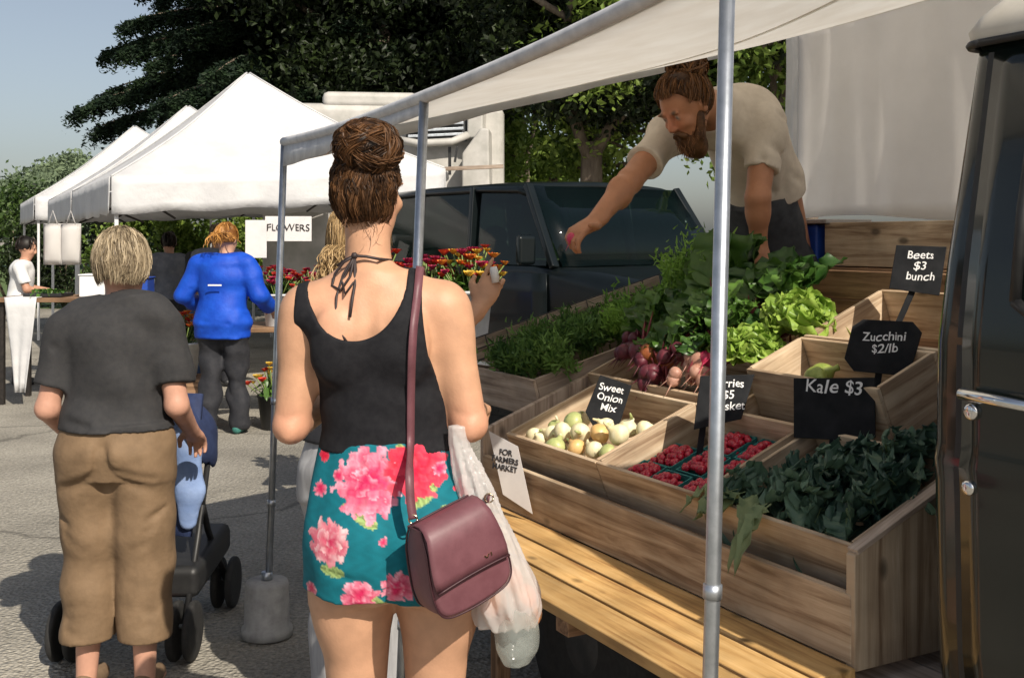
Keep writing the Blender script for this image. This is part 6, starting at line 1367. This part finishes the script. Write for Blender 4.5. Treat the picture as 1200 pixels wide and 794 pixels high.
# hair: swept up from the nape into a messy bun
hc, hr = hdc+A(.0, -.012, .012), A(.0725, .092, .102); bc, br = A(lx(425), -.035, lz(170)), A(.064, .062, .054)
b = SDF(hc-.2, hc+A(.2, .2, .28), .006); b.ell(hc, hr, 0); b.cut(hc+hf*.045+Z*.02, nrm(hf*1.0-Z*.75)); b.cut(hc-Z*.098, (0, .25, -1)); b.ell(bc, br, .03); b.ell(bc+A(-.02, .03, .005), br*.9, .02); b.wr(.004, 60, 2, 6)
Pp, Wd, Ti = [], [], []
faz = math.atan2(hf[1], hf[0])
for k in range(6200):
    if k % 22 == 0: az0 = rng.uniform(0, 2*math.pi); ph0 = rng.uniform(0, 6.28); l0 = rng.random(); t0_ = np.clip(.34+rng.normal()*.24, 0, 1); e00 = rng.random(); fr0 = rng.uniform(.6, 1)
    az = az0+rng.normal()*.07; front = math.cos(az-faz); e0 = -.95+1.2*e00 if front < .1 else (.5*e00 if front < .55 else .45+.35*e00); e0 += rng.normal()*.05
    m = 13; t_ = np.linspace(0, 1, m)*fr0*rng.uniform(.9, 1.0); ph = ph0+rng.normal()*.25; da = (-math.pi/2-az+math.pi) % (2*math.pi)-math.pi
    az2 = az+da*t_**1.6*.75+.10*np.sin(t_*7+ph)*(.3+t_); el = e0+(1.0-e0)*t_
    p = on_ell(hc, hr*(1.01+.05*l0+.018*rng.random()+.025*np.sin(t_[:, None]*9+ph)), az2, el); p[:, 0] += .003*np.sin(t_*22+ph); Pp.append(p); Wd.append(rng.uniform(.0012, .0028)); Ti.append(np.clip(t0_+rng.normal()*.14, 0, 1))
for k in range(2600):
    if k % 26 == 0: ax0 = nrm(rng.normal(size=3)*A(1, 1, .8)); r0 = rng.normal(size=3); a0 = rng.uniform(0, 6.28); ar = rng.uniform(1.2, 3.6); off0 = rng.uniform(-.7, .7); l0 = rng.uniform(-.02, .20); ph0 = rng.uniform(0, 6.28); t0_ = np.clip(.44+rng.normal()*.26, 0, 1)
    ax = nrm(ax0+rng.normal(size=3)*.04); e1 = nrm(np.cross(ax, r0)); e2 = np.cross(ax, e1); m = 15; t_ = a0+rng.normal()*.08+np.linspace(0, ar, m); off = np.clip(off0+rng.normal()*.07, -.92, .92); rr = math.sqrt(1-off*off)*(1+l0+rng.normal()*.02); ph = ph0+rng.normal()*.2
    p = bc+br*(ax*off+(np.cos(t_)[:, None]*e1+np.sin(t_)[:, None]*e2)*(rr*(1+.06*np.sin(t_*5+ph)))[:, None])
    Pp.append(p); Wd.append(rng.uniform(.0013, .003)); Ti.append(np.clip(t0_+rng.normal()*.14, 0, 1))
for k in range(34):                              # stray wisps at the nape and round the bun
    if k % 2: o = hc+A(rng.uniform(-.06, .055), -.075+rng.normal()*.01, -.08+rng.normal()*.012); d = nrm(A(rng.normal()*.4, -.3, -1))
    else: q = nrm(rng.normal(size=3)+Z*.3); o = bc+br*q; d = nrm(q+rng.normal(size=3)*.6)
    L = rng.uniform(.010, .032); t_ = np.linspace(0, 1, 7)[:, None]; Pp.append(o+d*L*t_+rng.normal(size=3)*.012*t_**2); Wd.append(.0016); Ti.append(.6)
hair_obj('hair', b, Pp, Wd, Ti, M['hair_brown'], yw, yxf)

# ------------------------------------------------------------------ her purple shoulder bag
M['purple'] = pmat('plum_leather', (.125, .045, .056), (.155, .060, .073), .5, 30, spec=.5, bump=.15, bscale=220, bdist=.001)
M['plumdark'] = pmat('plum_leather_edge', (.035, .010, .015), (.05, .015, .02), .5, 30)
M['gold'] = pmat('pale_gold_metal', (.75, .58, .38), None, .25, metal=1)
D_ = 2.20; bcn = W(534, 648, D_)
bag = thing('shoulder_bag', 'plum leather shoulder bag with flap hanging at the young woman\'s hip', 'bag', bcn)
yaw = .60; n_ = A(math.sin(yaw), -math.cos(yaw), 0); rx = A(math.cos(yaw), math.sin(yaw), 0); rol = .30; r2 = rx*math.cos(rol)+Z*math.sin(rol); u2 = -rx*math.sin(rol)+Z*math.cos(rol)
BP = lambda x, y, z: bcn+(r2*x+u2*z+n_*y)*.90
out = [(-.066, .098), (.066, .098), (.080, .090), (.093, .03), (.100, -.02), (.102, -.06), (.094, -.090), (.068, -.106), (.0, -.111), (-.068, -.106), (-.094, -.090), (-.102, -.06), (-.100, -.02), (-.093, .03), (-.080, .090)]
def fine(o, k=4):
    r_ = []; n = len(o)
    for i in range(n):
        p0, p1, p2, p3 = [np.array(o[(i+j) % n]) for j in (-1, 0, 1, 2)]
        for q in range(k):
            f = q/k; r_.append(.5*((2*p1)+(-p0+p2)*f+(2*p0-5*p1+4*p2-p3)*f*f+(-p0+3*p1-3*p2+p3)*f**3))
    return r_
of = fine(out)
lv = []
for y, sc in ((-.040, .90), (-.038, .965), (-.030, 1.0), (0, 1.015), (.030, 1.0), (.038, .965), (.040, .90)): lv.append([BP(p[0]*sc, y*1.25*(1 if p[1] < .05 else 1-.45*(p[1]-.05)/.05), p[1]*sc) for p in of])
V = [p for L in lv for p in L]; n = len(of); mb = MB(); mb.raw(V, [(i*n+k, i*n+(k+1) % n, (i+1)*n+(k+1) % n, (i+1)*n+k) for i in range(len(lv)-1) for k in range(n)]+[tuple(range(n)), tuple((len(lv)-1)*n+k for k in range(n))])
mb.obj('body', M['purple'], bag, True)
for y in (.046, -.046): MB().tube([BP(p[0]*1.0, y*(1 if p[1] < .05 else 1-.45*(p[1]-.05)/.05), p[1]*1.0) for p in of]+[BP(of[0][0], y*.6, of[0][1])], .0022, 6).obj('piping', M['plumdark'], bag, True)
G = []
for zz, yy in ((.090, -.025), (.104, .0), (.104, .022), (.097, .038), (.08, .0535), (.05, .0575), (.02, .059), (-.01, .0595), (-.034, .059)):
    wd = np.interp(zz, [-.034, 0, .05, .09, .105], [.096, .098, .090, .082, .078]); G.append([BP(wd*x, yy-.003*abs(x)**3+.002, zz+.004*(1-x*x)*(zz < -.02)) for x in np.linspace(-1, 1, 15)])
fl = MB().grid(G).obj('flap', M['purple'], bag, True, solid=.004)
MB().tube([BP(.096*x, .0635, -.034+.004*(1-x*x)) for x in np.linspace(-1, 1, 12)], .0022, 6).obj('flap_edge', M['plumdark'], fl, True)
for x0, x1 in ((.022, .028), (.028, .034)): MB().bar(BP(x0+.012, .0645, -.006-(0 if x0 < .025 else .007)), BP(x1+.012, .0645, -.013+(0 if x0 < .025 else .007)), .0025, .002, n_).obj('emblem', M['gold'], fl)
MB().bar(BP(.052, .0645, -.005), BP(.052, .0645, -.013), .0025, .002, n_).obj('emblem', M['gold'], fl)
sp = [W(484, 608, 2.215), W(481, 585, 2.22), W(480, 555, 2.235)]+[YW+A(lx(px), surfy(lx(px), lz(py))-.006, lz(py)) for px, py in ((480, 525), (480, 490), (481, 450), (483, 415), (485, 380), (487, 350), (488, 334))]
sp += [YW+A(.073, -.030, surfz(.073, -.030)+.006), YW+A(.072, .0, surfz(.072, 0.)+.006), YW+A(.072, .035, surfz(.072, .035)+.006), YW+A(.075, .075, 1.42), YW+A(.08, .115, 1.35), YW+A(.11, .145, 1.25), YW+A(.15, .125, 1.12), YW+A(.185, .08, 1.02), YW+A(.215, .0, .97), YW+A(.215, -.09, 1.0), W(573, 583, 2.24)]
sp = np.array(sp); sm = []
for i in range(len(sp)-1):
    p0, p1, p2, p3 = sp[max(0, i-1)], sp[i], sp[i+1], sp[min(len(sp)-1, i+2)]
    for q in range(5):
        f = q/5; sm.append(.5*((2*p1)+(-p0+p2)*f+(2*p0-5*p1+4*p2-p3)*f*f+(-p0+3*p1-3*p2+p3)*f**3))
sm.append(sp[-1]); sm = np.array(sm); tan = np.gradient(sm, axis=0); cen = YW+A(-.0, 0, 0)
G = [[], []]
for p, tt in zip(sm, tan):
    rad = nrm(A(p[0]-cen[0], p[1]-cen[1], 0)) if p[2] < 1.44 else nrm(A(0, p[1]-cen[1], .1)+Z*.05)
    w_ = nrm(np.cross(nrm(tt), A(p[0]-cen[0], p[1]-cen[1], (p[2]-1.36)*3 if p[2] > 1.36 else 0)))*.0088; G[0].append(p-w_); G[1].append(p+w_)
MB().grid(G).obj('strap', M['purple'], bag, True, solid=.004)
for q in (sp[0], sp[-1]): MB().tube([q+A(.009*math.cos(a), 0, .009*math.sin(a)) for a in np.linspace(0, 2*math.pi, 13)], .0018, 6).obj('ring', M['gold'], bag, True)

# ------------------------------------------------------------------ thin plastic produce bag on her forearm
M['film'] = filmmat('thin_white_plastic', (.82, .80, .78), .66, .25, .40)
M['clear'] = filmmat('clear_plastic', (.55, .60, .56), .38, .12, .3)
M['peach'] = pmat('peach_skin', (.60, .16, .07), (.72, .36, .16), .5, 14)
pb = thing('produce_bag', 'thin white plastic bag of peaches hanging from the young woman\'s arm', 'plastic bag', W(590, 730, 2.3))
Db = 2.35; kb = Db/F; rows = []
for py, x0, x1, b in ((498, 526, 546, .012), (520, 526, 549, .018), (560, 534, 572, .030), (600, 541, 588, .044), (640, 548, 607, .058), (675, 552, 625, .066), (700, 553, 635, .066), (718, 554, 633, .058), (732, 560, 622, .040)):
    rows.append((H-(py-CY)*kb, ((x0+x1)/2-600)*kb, Db, (x1-x0)/2*kb, b))
rows = rows[::-1]; Q = SDF(A(-.20, Db-.13, .68), A(.12, Db+.13, 1.20), .005); Q.loft(rows, .012); 
x, y, z = Q.pts((slice(None),)*3); ang = np.arctan2(y-Db, x-((z-1.157)*(-.30)-.115)); Q.d += (.0035*np.sin(ang*9+z*18)+.0025*np.sin(ang*17-z*31)).astype(np.float32)*np.clip((1.16-z)/.1, .3, 1).astype(np.float32)
o = sdf_obj('film', Q, M['film'], pb)
for i, (px, py, dy) in enumerate(((578, 706, -.015), (612, 700, -.01), (596, 680, .02), (590, 722, .02), (618, 718, .015))):
    c = W(px, py, Db+dy); R_ = .032; MB().lathe(c, [(R_*max(.05, math.sin(q)), -R_*.95*math.cos(q)) for q in np.linspace(.05, 3.09, 14)], 20, nrm(rng.normal(size=3))).obj('peach', M['peach'], pb, True)
cb = thing('produce_bag', 'clear plastic bag bulging below the white one', 'plastic bag', W(602, 775, 2.33))
Q = SDF(W(565, 800, 2.33)-A(0, .1, 0), W(650, 690, 2.33)+A(0, .1, 0), .005); Q.loft([(H-(py-CY)*2.33/F, (cx-600)*2.33/F, 2.33, a*2.33/F, b) for py, cx, a, b in ((779, 606, 12, .015), (770, 606, 22, .035), (750, 606, 26, .045), (725, 603, 28, .045), (700, 600, 20, .03), (690, 598, 10, .01))], .01); Q.wr(.003, 60, 8)
sdf_obj('film', Q, M['clear'], cb)

# ------------------------------------------------------------------ the bearded man leaning over the greens (kneads world coordinates)
def m3(px, py, d): return W(px, py, d)
hipc = A(1.06, 4.47, 1.50); mn = thing('person', 'bearded man in beige t-shirt standing in the truck bed and leaning over the greens', 'person', (1.06, 4.50, .617))
lo, hi = A(.16, 3.50, .60), A(1.42, 4.78, 2.36)
mid_, chest, nb_ = A(.995, 4.36, 1.77), A(.875, 4.20, 1.985), A(.745, 4.06, 2.02)
shR, shL = W(783, 158, 4.14), W(897, 150, 4.10)          # his right (photo left), his left
elR, wrR = W(738, 212, 3.92), W(697, 260, 3.74); elL, wrL = W(888, 232, 4.03), W(889, 285, 4.09)
P = SDF(lo, hi, .0065)
axm = nrm(chest-hipc); fl_ = nrm(np.cross(axm, nrm(shL-shR)))
P.chain([hipc, mid_, chest], [.150, .138, .150], .03, (fl_, .72)); P.cap(chest, nb_, .13, .075, .04); P.cap(shR, shL, .062, .062, .05)
hcm = W(804, 126, 3.91); mf = nrm(A(-.62, -.42, -.62)); mu = nrm(A(-.45, -.25, 1.0))
P.cap(nb_, hcm-mf*.03, .062, .058, .04); spots = head(P, hcm, mf, mu, 1.0)
for s_, e_, w__ in ((shR, elR, wrR), (shL, elL, wrL)): P.cap(s_, e_, .056, .044, .03).cap(e_, w__, .047, .030, .015); P.ell(e_+(w__-e_)*.3, (.044, .044, .06), .02)
hand(P, wrR, nrm(W(672, 274, 3.68)-wrR), A(-.1, -.3, 1), A(.3, -1, 0), .75, 1.08); hand(P, wrL, A(-.05, -.25, -1), A(-.2, -1, .2), A(-1, 0, 0), .35, 1.05)
for sg in (-1, 1):
    hp = hipc+A(.085*sg, .02*sg, -.06); P.cap(hp, hp+A(.01*sg, -.02, -.42), .085, .06, .03).cap(hp+A(.01*sg, -.02, -.42), A(hp[0]+.01*sg, hp[1]+.03, .69), .056, .04, .02); P.cap(A(hp[0], hp[1]+.06, .655), A(hp[0]-.02, hp[1]-.12, .645), .035, .03, .02)
sdf_obj('body', P, M['skin'], mn, None, skin((.40, .185, .10), spots, 3, [(hcm+mf*.1, .05, (.42, .16, .09))]))
M['beige'] = pmat('beige_tshirt', (.52, .455, .375), (.62, .55, .46), .85, 16, bump=.35, bscale=22, bdist=.008)
Q = SDF(lo, hi, .0075); Q.chain([hipc+axm*.10, mid_, chest], [.176, .158, .158], .03, (fl_, .80)); Q.cap(chest, nb_-nrm(nb_-chest)*.03, .145, .098, .04); Q.cap(shR, shL, .070, .070, .05)
for s_, e_ in ((shR, elR), (shL, elL)):
    X_ = SDF(lo, hi, .0075); f = .62; X_.cap(s_-nrm(e_-s_)*.02, s_+(e_-s_)*(f+.2), .068, .070, .02); X_.cut(s_+(e_-s_)*f, nrm(e_-s_)); union(Q, X_, .04)
Q.cut(hipc+axm*.235, -axm-Z*.25); Q.ell(nb_+nrm(hcm-nb_)*.045, (.075, .075, .075), .005, op='s'); Q.wr(.005, 24, 21, 8, (1, 1, 1), [(.6, -.3, .7), (.7, .1, .6)])
for pp in ([(905, 165, 3.98), (920, 195, 4.12), (938, 212, 4.28)], [(893, 178, 3.96), (897, 205, 4.1), (905, 225, 4.25)], [(880, 120, 3.96), (862, 140, 3.95), (850, 170, 4.0)], [(915, 135, 4.05), (930, 165, 4.15)], [(800, 165, 4.04), (822, 185, 4.05), (845, 215, 4.15)], [(775, 170, 4.06), (790, 185, 4.06)], [(930, 190, 4.16), (915, 222, 4.25)]):
    Q.crease([W(*v) for v in pp], .014, .016)
sdf_obj('shirt', Q, M['beige'], mn)
M['greypant'] = pmat('charcoal_jeans', (.030, .033, .040), (.055, .06, .07), .85, 24, bump=.4, bscale=40, bdist=.005)
Q = SDF(lo, hi, .009); Q.ell(hipc+A(.0, .02, -.02), (.165, .15, .14), .03); Q.chain([hipc-Z*.05, hipc+axm*.28], [.160, .148], .03, (fl_, .8))
for sg in (-1, 1):
    hp = hipc+A(.085*sg, .02*sg, -.06); Q.cap(hp, hp+A(.012*sg, -.02, -.42), .102, .080, .03).cap(hp+A(.012*sg, -.02, -.42), A(hp[0]+.012*sg, hp[1]+.03, .69), .078, .066, .02)
Q.cut((0, 0, .66), (0, 0, -1)).cut(hipc+axm*.285, axm); Q.wr(.006, 26, 31); sdf_obj('trousers', Q, M['greypant'], mn)
for sg in (-1, 1):
    hp = hipc+A(.085*sg, .02*sg, -.06); Q = SDF(A(hp[0]-.1, hp[1]-.22, .61), A(hp[0]+.1, hp[1]+.14, .74), .008); Q.cap(A(hp[0], hp[1]+.055, .66), A(hp[0]-.02, hp[1]-.12, .65), .045, .038, .02); Q.cut((0, 0, .617), (0, 0, -1)); sdf_obj('shoe', Q, M['black'], mn)
# hair tied up, full beard
M['hair_auburn'] = hairmat('auburn_hair', (.030, .014, .007), (.26, .12, .045)); M['beard'] = hairmat('auburn_beard', (.06, .027, .012), (.36, .17, .07))
mr_ = np.cross(mf, mu); mu = np.cross(mr_, mf); hcap = hcm-mf*.012*1.0+mu*.030
b = SDF(hcm-.24, hcm+.26, .008); b.ell(hcap, A(.087, .108, .106)*1.0, 0, [mr_, mf, mu]); b.cut(hcm+mf*.030+mu*.055, nrm(mf*1.0-mu*.55)); b.cut(hcm-mu*.03, -mu); bun = hcm-mf*.095+mu*.105; b.ell(bun, (.062, .062, .056), .02); b.wr(.004, 50, 6)
Pp, Wd, Ti = [], [], []
for k in range(2600):
    az = rng.uniform(0, 6.28); fr_ = math.sin(az); e0 = rng.uniform(-.85, .4) if fr_ < .25 else (rng.uniform(.0, .55) if fr_ < .5 else rng.uniform(.55, .95)); m = 9; t_ = np.linspace(0, 1, m); q = A(0, -.62, .75); el = e0; st0 = A(math.cos(el)*math.cos(az), math.cos(el)*math.sin(az), math.sin(el))
    d = st0[None]*(1-t_[:, None])+q[None]*t_[:, None]+rng.normal(size=3)*.08*np.sin(t_*3.1)[:, None]; d /= np.linalg.norm(d, axis=1)[:, None]; d = d*A(.087, .108, .106)*1.0*(1.02+.06*rng.random()+.04*rng.random()*np.sin(t_*5)[:, None])
    Pp.append(hcap+d[:, :1]*mr_+d[:, 1:2]*mf+d[:, 2:]*mu); Wd.append(.003); Ti.append(np.clip(.42+rng.normal()*.3, 0, 1))
for k in range(300):
    ax = nrm(rng.normal(size=3)); e1 = nrm(np.cross(ax, rng.normal(size=3))); e2 = np.cross(ax, e1); t_ = rng.uniform(0, 6)+np.linspace(0, 2.6, 10); off = rng.uniform(-.7, .7); Pp.append(bun+.063*(ax*off+(np.cos(t_)[:, None]*e1+np.sin(t_)[:, None]*e2)*math.sqrt(1-off*off)*rng.uniform(1, 1.25))); Wd.append(.006); Ti.append(np.clip(.5+rng.normal()*.3, 0, 1))
hair_obj('hair', b, Pp, Wd, Ti, M['hair_auburn'], mn)
b = SDF(hcm-.26, hcm+.2, .007); bq = lambda a, c_, d: hcm+(mr_*a+mf*c_+mu*d)*1.0
b.ell(bq(0, .058, -.105), (.050, .046, .060), .02, [mr_, mf, mu]); b.ell(bq(0, .055, -.135), (.036, .034, .042), .03, [mr_, mf, mu])
for sg in (-1, 1): b.cap(bq(.064*sg, .012, -.03), bq(.045*sg, .05, -.09), .014, .024, .02); b.cap(bq(.006*sg, .104, -.045), bq(.034*sg, .088, -.066), .009, .010, .01)
b.ell(bq(0, .108, -.058), (.022, .020, .007), .004, [mr_, mf, mu], 's'); b.wr(.003, 70, 4)
Pp, Wd, Ti = [], [], []
for k in range(1500):
    a = rng.uniform(-1, 1); o = bq(.06*a, .085-.075*abs(a)**1.5+rng.normal()*.008, -.075-.05*(1-abs(a))*rng.random()+.04*abs(a)); d = nrm(-mu*.75+mf*.25+mr_*a*.25-Z*.7+rng.normal(size=3)*.25); L = rng.uniform(.02, .06); t_ = np.linspace(0, 1, 8)[:, None]; ph = rng.uniform(0, 6)
    Pp.append(o+d*L*t_+mr_*.004*np.sin(t_*9+ph)); Wd.append(.0028); Ti.append(np.clip(.4+rng.normal()*.3, 0, 1))
hair_obj('beard', b, Pp, Wd, Ti, M['beard'], mn)
c = W(670, 279, 3.69); t = thing('radish', 'red radish held in the leaning man\'s fingers', 'radish', c); mb = MB(); root_shape(mb, c, A(-.5, -.3, -1), .019, .03); mb.obj('root', M['radish'], t, True); MB().tube([c+Z*.015, c+A(.03, 0, .04)], .003, 6).obj('stalk', M['gstalk'], t, True)
